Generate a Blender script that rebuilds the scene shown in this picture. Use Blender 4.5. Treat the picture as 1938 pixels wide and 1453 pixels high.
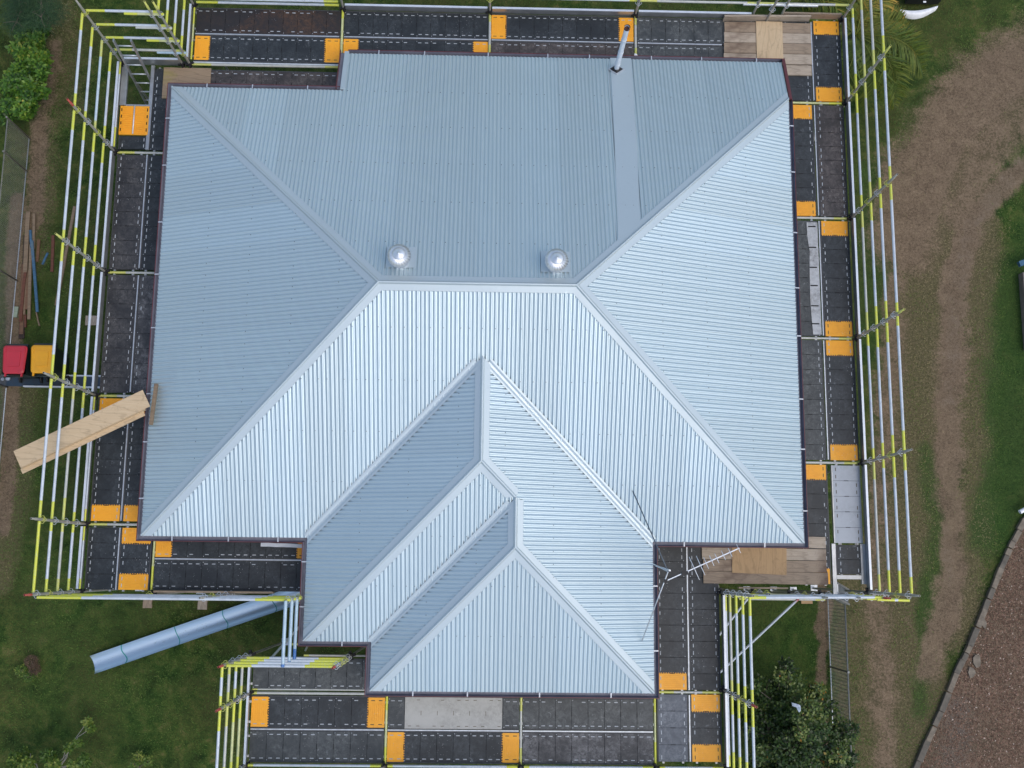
import bpy, math, random
import numpy as np
from mathutils import Vector, Matrix
random.seed(7); rng = np.random.default_rng(11)
for o in list(bpy.data.objects): bpy.data.objects.remove(o)
sc = bpy.context.scene; COL = sc.collection
R = math.radians
EV = 4.3            # height of the eaves above the ground
DK = 3.4            # walking level of the scaffold

# ------------------------------------------------------------------ camera
FPX = 2010.84
CAM = Vector((6.328, -0.459, 19.779 + EV))
cd = bpy.data.cameras.new('camera'); cam = bpy.data.objects.new('camera', cd); COL.objects.link(cam)
cd.sensor_width = 36; cd.lens = FPX/1938*36; cd.clip_start = .5; cd.clip_end = 2000
cam.location = CAM; cam.rotation_euler = (.1686, -.0234, .0106); sc.camera = cam
CM = cam.rotation_euler.to_matrix()
def at(x, y, z=0.0):
    "point of the place that stands at photo pixel x, y and height z above the ground"
    d = CM @ Vector(((x-968.9)/FPX, -(y-726.5)/FPX, -1)); t = (z-CAM.z)/d.z
    return CAM + d*t

# ------------------------------------------------------------------ light
SUN_EL, SUN_AZ = R(60), R(124)      # azimuth clockwise from +Y: the lower right of the photo
w = bpy.data.worlds.new('World'); sc.world = w; w.use_nodes = True
nt = w.node_tree; nt.nodes.clear()
sky = nt.nodes.new('ShaderNodeTexSky'); sky.sky_type = 'NISHITA'; sky.sun_disc = False
sky.sun_elevation = SUN_EL; sky.sun_rotation = SUN_AZ; sky.air_density = 1.3; sky.dust_density = 2.5; sky.ozone_density = 1.5
bg = nt.nodes.new('ShaderNodeBackground'); bg.inputs[1].default_value = .142
wo = nt.nodes.new('ShaderNodeOutputWorld')
nt.links.new(sky.outputs[0], bg.inputs[0]); nt.links.new(bg.outputs[0], wo.inputs[0])
sd = bpy.data.lights.new('sun', 'SUN'); sd.energy = .78; sd.angle = R(48); sd.color = (1, .94, .86)
sun = bpy.data.objects.new('sun', sd); COL.objects.link(sun)
sdir = Vector((math.sin(SUN_AZ)*math.cos(SUN_EL), math.cos(SUN_AZ)*math.cos(SUN_EL), math.sin(SUN_EL)))
sun.rotation_euler = sdir.to_track_quat('Z', 'Y').to_euler()
sc.view_settings.view_transform = 'Standard'; sc.view_settings.look = 'None'
sc.view_settings.exposure = 0.33; sc.view_settings.gamma = 1

# ------------------------------------------------------------------ materials
class NT:
    def __init__(s, name):
        s.m = bpy.data.materials.new(name); s.m.use_nodes = True; s.t = s.m.node_tree; s.t.nodes.clear()
        s.out = s.n('ShaderNodeOutputMaterial'); s.b = s.n('ShaderNodeBsdfPrincipled'); s.l(s.b.outputs[0], s.out.inputs[0])
    def n(s, typ, **k):
        x = s.t.nodes.new(typ)
        for a, v in k.items():
            if a == 'inp':
                for kk, vv in v.items(): x.inputs[kk].default_value = vv
            else: setattr(x, a, v)
        return x
    def l(s, a, b): s.t.links.new(a, b)
    def coord(s, kind='Object', scale=(1, 1, 1)):
        c = s.n('ShaderNodeTexCoord'); mp = s.n('ShaderNodeMapping'); mp.inputs['Scale'].default_value = scale
        s.l(c.outputs[kind], mp.inputs[0]); return mp.outputs[0]
    def noise(s, co, scale, detail=6, rough=.6, dist=0):
        x = s.n('ShaderNodeTexNoise', inp={'Scale': scale, 'Detail': detail, 'Roughness': rough, 'Distortion': dist}); s.l(co, x.inputs['Vector']); return x.outputs[0]
    def ramp(s, f, stops):
        x = s.n('ShaderNodeValToRGB'); e = x.color_ramp.elements
        while len(e) < len(stops): e.new(.5)
        for i, (p, c) in enumerate(stops):
            e[i].position = p; e[i].color = (c if isinstance(c, (tuple, list)) else (c, c, c))+(1,) if not isinstance(c, (int, float)) else (c, c, c, 1)
        s.l(f, x.inputs[0]); return x.outputs[0]
    def mix(s, f, a, b, mode='MIX'):
        x = s.n('ShaderNodeMix', data_type='RGBA', blend_type=mode)
        for v, k in ((f, 0), (a, 6), (b, 7)):
            if isinstance(v, (int, float)): x.inputs[k].default_value = v if k == 0 else (v, v, v, 1)
            elif isinstance(v, tuple): x.inputs[k].default_value = v+(1,)
            else: s.l(v, x.inputs[k])
        return x.outputs[2]
    def math(s, op, a, b=0, c=None):
        x = s.n('ShaderNodeMath', operation=op)
        for i, v in enumerate((a, b, c)):
            if v is None: continue
            if isinstance(v, (int, float)): x.inputs[i].default_value = v
            else: s.l(v, x.inputs[i])
        return x.outputs[0]
    def attr(s, name): return s.n('ShaderNodeAttribute', attribute_name=name)
    def bump(s, h, strength=.3, dist=.01):
        x = s.n('ShaderNodeBump', inp={'Strength': strength, 'Distance': dist}); s.l(h, x.inputs['Height']); s.l(x.outputs[0], s.b.inputs['Normal'])
    def fin(s, color=None, rough=.6, metal=0., spec=None):
        if color is not None:
            if isinstance(color, tuple): s.b.inputs['Base Color'].default_value = color+(1,)
            else: s.l(color, s.b.inputs['Base Color'])
        if isinstance(rough, (int, float)): s.b.inputs['Roughness'].default_value = rough
        else: s.l(rough, s.b.inputs['Roughness'])
        s.b.inputs['Metallic'].default_value = metal
        if spec is not None: s.b.inputs['Specular IOR Level'].default_value = spec
        return s.m

def plain(name, c1, c2=None, scale=6, rough=.6, metal=0., bump=0., spec=None, stretch=(1, 1, 1)):
    t = NT(name); co = t.coord('Object', stretch); f = t.noise(co, scale, 7, .65)
    c2 = c2 or tuple(v*.75 for v in c1)
    col = t.ramp(f, [(.35, c1), (.68, c2)])
    if bump: t.bump(t.noise(co, scale*6, 4), bump, .004)
    return t.fin(col, rough, metal, spec)

def roof_mat(name, c, rough, metal):
    t = NT(name); co = t.coord('Object'); f = t.noise(co, .7, 4); g = t.noise(co, 14, 5)
    tone = t.attr('tone').outputs['Fac']
    col = t.mix(t.math('MULTIPLY', f, .5), c, tuple(v*.84 for v in c)); col = t.mix(t.math('MULTIPLY', tone, .5), col, (c[0]*.84, c[1]*.83, c[2]*.82))
    col = t.mix(t.ramp(g, [(.55, 0.), (.8, .22)]), col, tuple(v*.8 for v in c))
    r = t.math('ADD', rough-.06, t.math('MULTIPLY', g, .12))
    r = t.math('ADD', r, t.math('MULTIPLY', tone, .05)); t.bump(t.noise(co, 2.6, 4), .22, .012)
    return t.fin(col, r, metal)
M_roof = roof_mat('zinc_roof_sheet', (.555, .66, .70), .325, .60)
M_cap = roof_mat('zinc_capping', (.53, .61, .64), .46, .48)
M_galv = plain('galvanised_steel', (.62, .66, .70), (.45, .48, .51), 12, .42, .55)
M_gal2 = plain('bright_galvanised_tube', (.72, .76, .81), (.60, .64, .69), 5, .38, .25)
M_old = plain('weathered_galvanised_tube', (.36, .35, .31), (.22, .20, .17), 9, .55, .35)
M_alu = plain('dull_aluminium', (.50, .52, .53), (.36, .37, .38), 4, .4, .7, stretch=(1, 1, 1))
M_blueg = plain('bluish_galvanised_tube', (.50, .62, .72), (.38, .48, .58), 5, .35, .5)
M_blackp = plain('black_rubber', (.008, .008, .009), (.015, .015, .016), 8, .6)
M_red = plain('red_paint', (.45, .06, .035), (.3, .04, .03), 8, .5)
M_white = plain('white_clip', (.85, .86, .88), (.7, .71, .72), 8, .4)
M_clip = plain('zinc_clip', (.55, .58, .62), (.4, .42, .45), 8, .4, .3)
M_maroon = plain('maroon_gutter_paint', (.13, .03, .034), (.10, .026, .03), 3, .4)
M_mauve = plain('slate_gutter_lining', (.23, .235, .29), (.16, .165, .21), 3, .5)
M_screw = plain('screw_head', (.16, .19, .21), (.1, .12, .14), 9, .5, .4)
M_wall = plain('cream_weatherboard', (.55, .52, .45), (.48, .45, .4), 2, .7)
M_soffit = plain('white_soffit', (.6, .6, .58), None, 2, .7)
M_shinevent = plain('mill_finish_aluminium', (.82, .84, .86), (.66, .68, .72), 11, .38, .75)

def paint_tube(name, base, paint):
    t = NT(name); a = t.attr('paint'); co = t.coord('Object')
    f = t.noise(co, 9, 6); n2 = t.noise(co, 40, 4)
    b = t.mix(t.ramp(f, [(.45, 0.), (.75, .8)]), base, tuple(v*.72 for v in base))
    pn = t.mix(t.ramp(n2, [(.5, 0.), (.75, .6)]), paint, tuple(v*.7+.1 for v in base))
    fac = t.math('GREATER_THAN', t.math('ADD', a.outputs['Fac'], t.math('MULTIPLY', t.math('SUBTRACT', n2, .5), .9)), .5)
    return t.fin(t.mix(fac, b, pn), .4, .12)
YEL = (.60, .62, .06); YELP = (.55, .56, .13)
M_railA = paint_tube('white_tube_yellow_ends', (.56, .61, .66), YEL)
M_railB = paint_tube('grey_tube_yellow_ends', (.50, .51, .47), YELP)
M_railC = paint_tube('yellow_tube', (.56, .58, .28), YEL)
M_railD = paint_tube('blue_grey_tube', (.42, .55, .64), (.05, .16, .42))

def board_mat(name, c, dirt, amt, rough=.5, sc_=3.0, light=.0, spec=.5):
    t = NT(name); co = t.coord('Object'); oi = t.n('ShaderNodeObjectInfo')
    ad = t.n('ShaderNodeVectorMath', operation='ADD'); t.l(co, ad.inputs[0])
    mu = t.n('ShaderNodeVectorMath', operation='MULTIPLY'); t.l(oi.outputs['Location'], mu.inputs[0]); mu.inputs[1].default_value = (3.1, 2.3, 1)
    t.l(mu.outputs[0], ad.inputs[1]); co = ad.outputs[0]
    big = t.noise(co, sc_*.7, 5, .6, .6); fine = t.noise(co, 12, 8, .8, .5); sp = t.noise(co, 8, 9, .85, 1.2)
    f = t.math('MULTIPLY', t.ramp(big, [(.44-.1*amt, .12), (.60, 1.)]), t.ramp(fine, [(.40, .1), (.60, 1.)]))
    col = t.mix(t.math('MULTIPLY', f, amt), c, dirt)
    spk = t.math('MULTIPLY', t.ramp(sp, [(.57, 0.), (.64, 1.)]), t.ramp(big, [(.45, .1), (.6, 1.)]))
    col = t.mix(t.math('MULTIPLY', spk, .2+.6*amt), col, tuple(min(1, v*2.2+.06) for v in dirt))
    vor = t.n('ShaderNodeTexVoronoi', inp={'Scale': 22.}); t.l(co, vor.inputs['Vector'])
    pt = t.ramp(vor.outputs['Distance'], [(.10, 1.), (.15, 0.)])
    gate = t.ramp(t.noise(co, 2.3, 2), [(.5, 0.), (.62, 1.)])
    col = t.mix(t.math('MULTIPLY', t.math('MULTIPLY', pt, gate), .55), col, (.5, .5, .5))
    t.bump(fine, .35, .003)
    return t.fin(col, rough, 0, spec)
BM = {
 'black': board_mat('black_deck_plastic', (.011, .015, .018), (.055, .065, .072), .65),
 'dirty': board_mat('muddy_deck_plastic', (.018, .019, .022), (.095, .092, .09), .8),
 'chalk': board_mat('chalky_deck_plastic', (.020, .022, .026), (.17, .17, .175), .9),
 'brown': board_mat('brown_stained_deck_plastic', (.028, .024, .023), (.14, .12, .11), .85),
 'rust': board_mat('rust_stained_deck_plastic', (.016, .016, .018), (.13, .06, .022), .55, sc_=1.6),
 'grey': board_mat('grey_worn_deck_plastic', (.030, .036, .039), (.105, .115, .115), .85),
 'slate': board_mat('slate_deck_plastic', (.07, .082, .10), (.17, .19, .215), .9),
 'pale': board_mat('pale_grey_deck_plastic', (.44, .44, .41), (.27, .265, .24), .7),
 'silver': board_mat('silver_deck_sheet', (.42, .45, .48), (.30, .32, .34), .5, .4),
 'orange': board_mat('orange_end_plastic', (.92, .41, .022), (.70, .27, .02), .45, .45),
}
M_drail = plain('dark_side_rail', (.03, .033, .038), (.07, .072, .075), 14, .5)
M_slot = plain('pale_slot', (.52, .56, .59), (.28, .30, .32), 20, .5)
M_slotd = plain('dark_slot', (.10, .07, .03), None, 20, .6)
M_seam = plain('dark_seam', (.004, .004, .005), None, 20, .8)

def wood(name, c1, c2, axis=0, rough=.7, knots=True, stain=None):
    t = NT(name); s = [26, 26, 26]; s[axis] = 1.6
    co = t.coord('Object', tuple(s)); co2 = t.coord('Object')
    f = t.noise(co, 1.6, 8, .7, 1.4); g = t.noise(co2, 1.3, 4, .6, .5)
    wv = t.n('ShaderNodeTexWave', bands_direction='DIAGONAL', inp={'Scale': .9, 'Distortion': 14.0, 'Detail': 4.0}); s2 = [5, 5, 5]; s2[axis] = .8
    t.l(t.coord('Object', tuple(s2)), wv.inputs['Vector'])
    col = t.ramp(f, [(.3, c1), (.7, c2)])
    col = t.mix(t.ramp(wv.outputs['Fac'], [(.0, .38), (.12, 0.)]), col, tuple(v*.6 for v in c2))
    blot = t.noise(co2, 5.5, 8, .8, 1.); col = t.mix(t.ramp(blot, [(.54, 0.), (.68, .45)]), col, tuple(v*.45 for v in c2))
    if stain: col = t.mix(t.ramp(g, [(.5, 0.), (.7, .8)]), col, stain)
    t.bump(f, .4, .004)
    return t.fin(col, rough)
M_ply = wood('pale_plywood', (.60, .46, .29), (.50, .36, .21), 0)
M_plyY = wood('plywood_sheet', (.50, .33, .165), (.38, .24, .12), 1)
M_plyW = wood('weathered_plywood', (.34, .25, .16), (.25, .18, .115), 0, stain=(.28, .25, .05))
M_oldp = wood('old_scaffold_plank', (.37, .285, .20), (.23, .17, .115), 0, stain=(.09, .05, .035))
M_oldp2 = wood('bleached_plank', (.50, .415, .32), (.33, .265, .195), 0, stain=(.16, .11, .075))
M_tim = [wood('timber_%s' % n, a, b, 1, .8, stain=st) for n, a, b, st in (('brown', (.20, .11, .06), (.13, .07, .04), (.08, .04, .025)), ('tan', (.26, .19, .12), (.18, .13, .085), None),
         ('redwood', (.17, .06, .035), (.10, .04, .025), None), ('blue', (.06, .16, .27), (.035, .09, .15), (.15, .19, .2)), ('sage', (.30, .36, .27), (.22, .27, .2), None), ('dark', (.06, .04, .03), (.035, .022, .018), None))]

def leaf_mat(name, stops, rough=.5, trans=.15):
    t = NT(name); a = t.attr('hue'); col = t.ramp(a.outputs['Fac'], stops)
    t.b.inputs['Transmission Weight'].default_value = 0
    m = t.fin(col, rough, 0, .3)
    tr = t.n('ShaderNodeBsdfTranslucent'); t.l(col, tr.inputs[0]); mx = t.n('ShaderNodeMixShader'); mx.inputs[0].default_value = trans
    t.l(t.b.outputs[0], mx.inputs[1]); t.l(tr.outputs[0], mx.inputs[2]); t.l(mx.outputs[0], t.out.inputs[0]); return m
M_hedge = leaf_mat('hedge_leaf', [(0, (.016, .05, .008)), (.4, (.07, .17, .022)), (.75, (.18, .31, .04)), (1, (.38, .36, .06))], .4)
M_citrus = leaf_mat('citrus_leaf', [(0, (.010, .024, .007)), (.45, (.042, .085, .018)), (.8, (.14, .19, .045)), (.95, (.22, .24, .06)), (1, (.34, .15, .025))], .35)
M_palm = leaf_mat('palm_leaflet', [(0, (.03, .06, .01)), (.4, (.10, .15, .022)), (.8, (.20, .20, .03)), (1, (.46, .27, .045))], .45)
M_needle = leaf_mat('needle_foliage', [(0, (.012, .036, .015)), (.6, (.035, .080, .032)), (1, (.08, .14, .055))], .6)
M_shrub = leaf_mat('shrub_leaf', [(0, (.035, .08, .012)), (.5, (.09, .16, .024)), (1, (.28, .30, .06))], .45)
M_dry = leaf_mat('dry_twig_leaf', [(0, (.05, .03, .02)), (.6, (.13, .085, .055)), (1, (.2, .14, .09))], .8)
M_bark = plain('bark', (.16, .13, .10), (.08, .065, .05), 20, .9, bump=.6)
M_grass = leaf_mat('grass_blade', [(0, (.026, .064, .011)), (.35, (.062, .130, .020)), (.65, (.13, .20, .04)), (.86, (.19, .18, .065)), (1, (.30, .25, .13))], .7, .1)
M_litter = leaf_mat('litter_flake', [(0, (.06, .035, .025)), (.45, (.14, .085, .055)), (.8, (.28, .17, .12)), (1, (.62, .54, .45))], .85, 0)

# ------------------------------------------------------------------ mesh helper
class MB:
    def __init__(s): s.v = []; s.f = []; s.m = []; s.at = {}; s.sm = []
    def add(s, vs, fs, mi=0, smooth=False, **attrs):
        b = len(s.v); s.v += [tuple(p) for p in vs]; s.f += [tuple(i+b for i in f) for f in fs]; s.m += [mi]*len(fs); s.sm += [smooth]*len(fs)
        for k, a in attrs.items():
            L = s.at.setdefault(k, []); L += [0.]*(b-len(L)); L += list(a)
        return s
    def box(s, x0, x1, y0, y1, z0, z1, mi=0, bev=0):
        c = [(x, y, z) for z in (z0, z1) for y in (y0, y1) for x in (x0, x1)]
        if bev:
            b = bev; c = c[:4]+[(x0, y0, z1-b), (x1, y0, z1-b), (x0, y1, z1-b), (x1, y1, z1-b)]+[(x0+b, y0+b, z1), (x1-b, y0+b, z1), (x0+b, y1-b, z1), (x1-b, y1-b, z1)]
            return s.add(c, [(0, 2, 3, 1), (0, 1, 5, 4), (1, 3, 7, 5), (3, 2, 6, 7), (2, 0, 4, 6), (4, 5, 9, 8), (5, 7, 11, 9), (7, 6, 10, 11), (6, 4, 8, 10), (8, 9, 11, 10)], mi)
        return s.add(c, [(0, 2, 3, 1), (4, 5, 7, 6), (0, 1, 5, 4), (1, 3, 7, 5), (3, 2, 6, 7), (2, 0, 4, 6)], mi)
    def obox(s, a, b, w, h, mi=0, up=(0, 0, 1), bev=0):
        "beam a-b with width w and height h, centred"
        a = Vector(a); b = Vector(b); d = (b-a).normalized(); u = Vector(up); sd_ = d.cross(u).normalized(); u = sd_.cross(d)
        vs = []
        for p in (a, b):
            for (i, j) in ((-1, -1), (1, -1), (1, 1), (-1, 1)): vs.append(p+sd_*i*w/2+u*j*h/2)
        return s.add(vs, [(3, 2, 1, 0), (4, 5, 6, 7), (0, 1, 5, 4), (1, 2, 6, 5), (2, 3, 7, 6), (3, 0, 4, 7)], mi)
    def tube(s, pts, r, n=10, mi=0, cap=True, paint=None, smooth=True):
        pts = [Vector(p) for p in pts]; rs = r if isinstance(r, (list, tuple)) else [r]*len(pts)
        vs = []; pa = []
        for i, p in enumerate(pts):
            d = (pts[min(i+1, len(pts)-1)]-pts[max(i-1, 0)]).normalized()
            u = d.cross(Vector((0, 0, 1))) if abs(d.z) < .95 else d.cross(Vector((1, 0, 0))); u.normalize(); v = d.cross(u)
            for k in range(n):
                a = 2*math.pi*k/n; vs.append(p+u*rs[i]*math.cos(a)+v*rs[i]*math.sin(a)); pa.append(paint[i] if paint else 0.)
        fs = [(i*n+k, i*n+(k+1) % n, (i+1)*n+(k+1) % n, (i+1)*n+k) for i in range(len(pts)-1) for k in range(n)]
        at_ = {'paint': pa} if paint else {}
        b = len(vs); s.add(vs, fs, mi, smooth, **at_)
        if cap:
            base = len(s.v)-b; s.f += [tuple(base+k for k in range(n))[::-1], tuple(base+b-n+k for k in range(n))]; s.m += [mi]*2; s.sm += [False]*2
        return s
    def quad(s, a, b, c, d, mi=0): return s.add([a, b, c, d], [(0, 1, 2, 3)], mi)
    def build(s, name, mats, parent=None, loc=None, rot=None):
        me = bpy.data.meshes.new(name); me.from_pydata(s.v, [], s.f)
        mats = mats if isinstance(mats, (list, tuple)) else [mats]
        for m in mats: me.materials.append(m)
        me.polygons.foreach_set('material_index', s.m); me.polygons.foreach_set('use_smooth', s.sm)
        for k, a in s.at.items():
            a = a+[0.]*(len(s.v)-len(a)); at_ = me.attributes.new(k, 'FLOAT', 'POINT'); at_.data.foreach_set('value', a)
        me.update(); o = bpy.data.objects.new(name, me); COL.objects.link(o)
        if parent: o.parent = parent
        if loc is not None: o.location = loc
        if rot is not None: o.rotation_euler = rot
        return o
def tag(o, label=None, cat=None, group=None, kind=None):
    for k, v in (('label', label), ('category', cat), ('group', group), ('kind', kind)):
        if v: o[k] = v
    return o
def empty(name, loc, label, cat, group=None, rz=0):
    o = bpy.data.objects.new(name, None); COL.objects.link(o); o.location = loc; o.rotation_euler = (0, 0, rz); o.empty_display_size = .2
    return tag(o, label, cat, group)
def copy_tree(o, parent=None):
    c = o.copy(); COL.objects.link(c); c.parent = parent
    for ch in list(o.children): copy_tree(ch, c)
    return c

# ------------------------------------------------------------------ ground
def vnoise(x, y, s, seed=0):
    x = x/s; y = y/s; xi = np.floor(x).astype(int); yi = np.floor(y).astype(int); fx = x-xi; fy = y-yi
    fx = fx*fx*(3-2*fx); fy = fy*fy*(3-2*fy)
    def h(a, b):
        n = (a*374761393+b*668265263+seed*974711) & 0xffffffff; n = ((n ^ (n >> 13))*1274126177) & 0xffffffff; return ((n ^ (n >> 16)) & 0xffff)/65535.
    return (h(xi, yi)*(1-fx)+h(xi+1, yi)*fx)*(1-fy)+(h(xi, yi+1)*(1-fx)+h(xi+1, yi+1)*fx)*fy
def fbm(x, y, s, seed=0): return sum(vnoise(x, y, s/2**k, seed+k)*.5**k for k in range(4))/1.875
def pdist(X, Y, pts):
    d = np.full(X.shape, 1e9)
    for (x0, y0), (x1, y1) in zip(pts[:-1], pts[1:]):
        dx, dy = x1-x0, y1-y0; t = np.clip(((X-x0)*dx+(Y-y0)*dy)/(dx*dx+dy*dy), 0, 1); d = np.minimum(d, np.hypot(X-x0-t*dx, Y-y0-t*dy))
    return d
def W(*px): return [tuple(at(x, y)[:2]) for x, y in px]
def band(X, Y, px, w, soft): return np.clip(1-(pdist(X, Y, W(*px))-w)/soft, 0, 1)
KERB = [(1720, 1480), (1753, 1401), (1779, 1346), (1807, 1274), (1833, 1222), (1861, 1153), (1892, 1075), (1915, 1025), (1938, 983), (1990, 905), (2080, 790)]
def masks(X, Y):
    X0_, Y0_ = X, Y
    k_ = np.where(X < 1, .3, 1.); X, Y = X+((fbm(X, Y, 1.1, 31)-.5)*.45+(fbm(X, Y, .35, 41)-.5)*.3)*k_, Y+(fbm(X, Y, 1.1, 57)-.5)*.5*k_
    n = fbm(X, Y, 1.6, 3); n2 = fbm(X, Y, .5, 9); nn = (n-.5)*.9+(n2-.5)*.7
    track = np.maximum.reduce([band(X, Y, [(2080, 80), (1900, 140), (1800, 235), (1735, 330), (1712, 460)], .42, .95), band(X, Y, [(1990, 160), (1880, 270), (1815, 410)], .25, .8)*.75,
        band(X, Y, [(1705, 450), (1690, 700), (1668, 900), (1655, 1130), (1668, 1300), (1672, 1500)], .12, .42)*.75,
        band(X, Y, [(2060, 260), (1915, 330), (1840, 420), (1808, 560), (1797, 760), (1792, 930), (1800, 1060), (1790, 1180), (1762, 1260)], .15, .38),
        band(X, Y, [(1985, 200), (1900, 250), (1820, 330)], .15, .7)*.55,
        band(X, Y, [(78, 235), (66, 330), (62, 420)], .12, .22)*.9, band(X, Y, [(105, 85), (95, 170), (70, 250)], .05, .3)*.75,
        band(X, Y, [(30, 380), (24, 640), (16, 860), (4, 1000)], .10, .18),
        band(X, Y, [(1555, 1120), (1558, 1500)], .07, .12), band(X, Y, [(1765, 1250), (1767, 1215)], .0, .12),
        band(X, Y, [(1715, 1160), (1740, 1250)], .0, .15)*.5])
    straw = np.maximum.reduce([band(X, Y, [(2100, 20), (1860, 160), (1780, 350), (1755, 600), (1745, 820)], .45, .9),
        band(X, Y, [(1735, 820), (1720, 1000), (1700, 1180), (1715, 1480)], .25, .7)*.85, band(X, Y, [(1860, 420), (1850, 700), (1850, 1000), (1810, 1200)], .2, .5)*.85,
        band(X, Y, [(1610, 1120), (1640, 1500)], .35, .4)*.7, band(X, Y, [(88, 235), (82, 330), (60, 500)], .2, .35)*.6,
        band(X, Y, [(50, 700), (30, 950), (2, 1100)], .12, .4)*.8, band(X, Y, [(110, 20), (130, 200)], .3, .7)*.5, band(X, Y, [(1780, 1300), (1740, 1400)], .15, .3)])
    lush = np.maximum.reduce([band(X, Y, [(2000, 400), (1925, 520), (1905, 700), (1905, 900), (1880, 1000)], .35, .5), band(X, Y, [(1752, 850), (1765, 1000), (1758, 1150), (1745, 1340)], .14, .3)*.8,
        band(X, Y, [(1650, 340), (1650, 640)], .25, .4)*.7, band(X, Y, [(1740, 215), (1700, 330)], .3, .5)*.6, band(X, Y, [(1745, 610)], .1, .3) if False else np.zeros(X.shape),
        band(X, Y, [(1480, 1130), (1450, 1260)], .8, .6)*.6, band(X, Y, [(140, 600), (100, 900), (200, 1300)], 1.2, 1.2)*.5])
    X, Y = X0_, Y0_; k = W(*KERB); kd = pdist(X, Y, k)
    # right-hand side of the kerb line
    side = np.zeros(X.shape, bool); kx = np.interp(Y, [p[1] for p in k], [p[0] for p in k]); side = (X > kx) & (Y < k[-1][1]+.0)
    litter = np.where(side, 1., 0.)
    grey = np.maximum(band(X, Y, [(1815, 1350), (1800, 1480)], .2, .6)*.55, band(X, Y, [(1790, 1010), (1800, 1140)], .06, .3)*.3)
    grey = np.maximum(grey, band(X, Y, [(1990, 240), (1915, 330), (1840, 420), (1808, 560), (1797, 760)], .12, .3)*.35)
    return track, straw, lush, litter, grey, nn
gx = np.concatenate([[-400, -150, -60, -25, -12], np.arange(-7.5, 22, .09), [25, 32, 60, 150, 400]])
gy = np.concatenate([[-400, -150, -60, -25, -12], np.arange(-7.5, 16, .09), [18, 22, 32, 60, 150, 400]])
GX, GY = np.meshgrid(gx, gy); tr_, st_, lu_, li_, gr_, nn_ = masks(GX, GY)
GZ = (fbm(GX, GY, 2.2, 5)-.5)*.04*(np.abs(GX) < 30)
me = bpy.data.meshes.new('ground'); nx_, ny_ = len(gx), len(gy)
idx = np.arange(nx_*ny_).reshape(ny_, nx_); q = np.stack([idx[:-1, :-1], idx[:-1, 1:], idx[1:, 1:], idx[1:, :-1]], -1).reshape(-1, 4)
me.from_pydata(np.stack([GX, GY, GZ], -1).reshape(-1, 3).tolist(), [], q.tolist())
for nm, arr in (('track', tr_), ('straw', st_), ('lush', lu_), ('litter', li_), ('grey', gr_)):
    a = me.attributes.new(nm, 'FLOAT', 'POINT'); a.data.foreach_set('value', arr.astype(float).ravel())
me.polygons.foreach_set('use_smooth', [True]*len(me.polygons))
t = NT('lawn_and_dirt'); co = t.coord('Object')
n1 = t.noise(co, .55, 7, .62); n2 = t.noise(co, 2.6, 9, .72, .4); n3 = t.noise(co, 18, 9, .8); n4 = t.noise(co, 65, 6, .8)
col = t.ramp(n2, [(.36, (.014, .040, .008)), (.48, (.045, .090, .018)), (.57, (.095, .13, .03)), (.66, (.19, .17, .065))])
col = t.mix(t.ramp(n1, [(.40, 0.), (.62, .7)]), col, (.10, .10, .034))
def msk(nm, lo=.35, hi=.65, k=.55, amt=1.):
    a = t.attr(nm).outputs['Fac']; h = t.math('ADD', a, t.math('MULTIPLY', t.math('SUBTRACT', n2, .5), k)); h = t.math('ADD', h, t.math('MULTIPLY', t.math('SUBTRACT', n3, .5), k))
    return t.math('MULTIPLY', t.ramp(h, [(lo, 0.), (hi, 1.)]), amt)
strawc = t.ramp(n3, [(.3, (.06, .06, .024)), (.5, (.15, .125, .065)), (.7, (.30, .235, .14))])
col = t.mix(msk('straw', .25, .75, 1.3, .9), col, strawc)
col = t.mix(msk('lush', .3, .95, 1.2, .8), col, t.ramp(n3, [(.35, (.024, .060, .013)), (.65, (.070, .135, .032))]))
dirtc = t.mix(t.ramp(n2, [(.35, 0.), (.65, 1.)]), t.ramp(n3, [(.3, (.08, .058, .038)), (.5, (.18, .128, .085)), (.7, (.32, .235, .16))]), t.ramp(n3, [(.25, (.11, .085, .058)), (.5, (.285, .205, .135)), (.75, (.44, .33, .225))]))
col = t.mix(msk('track', .30, .80, 1.2, .92), col, dirtc)
litc = t.mix(t.ramp(n1, [(.38, 0.), (.62, 1.)]), t.ramp(n4, [(.3, (.055, .045, .034)), (.5, (.15, .112, .074)), (.7, (.31, .24, .165))]), t.ramp(n4, [(.3, (.085, .06, .047)), (.5, (.225, .155, .105)), (.7, (.39, .285, .20))]))
col = t.mix(msk('litter', .45, .55, .12), col, litc)
greyc = t.ramp(n4, [(.3, (.08, .075, .075)), (.7, (.20, .185, .18))])
col = t.mix(msk('grey', .3, .9, 1., .65), col, greyc)
col = t.mix(t.ramp(n4, [(.38, .6), (.55, 0.)]), col, 0., 'MULTIPLY')
hh = t.math('ADD', n3, t.math('MULTIPLY', n4, .6)); t.bump(hh, .9, .03)
ground_m = t.fin(col, .92, 0, .15); me.materials.append(ground_m)
g = bpy.data.objects.new('ground', me); COL.objects.link(g); tag(g, 'lawn with worn dirt wheel tracks and a leaf littered bed', kind='structure')
def gz(x, y): return float((fbm(np.array([x]), np.array([y]), 2.2, 5)[0]-.5)*.04)

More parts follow.
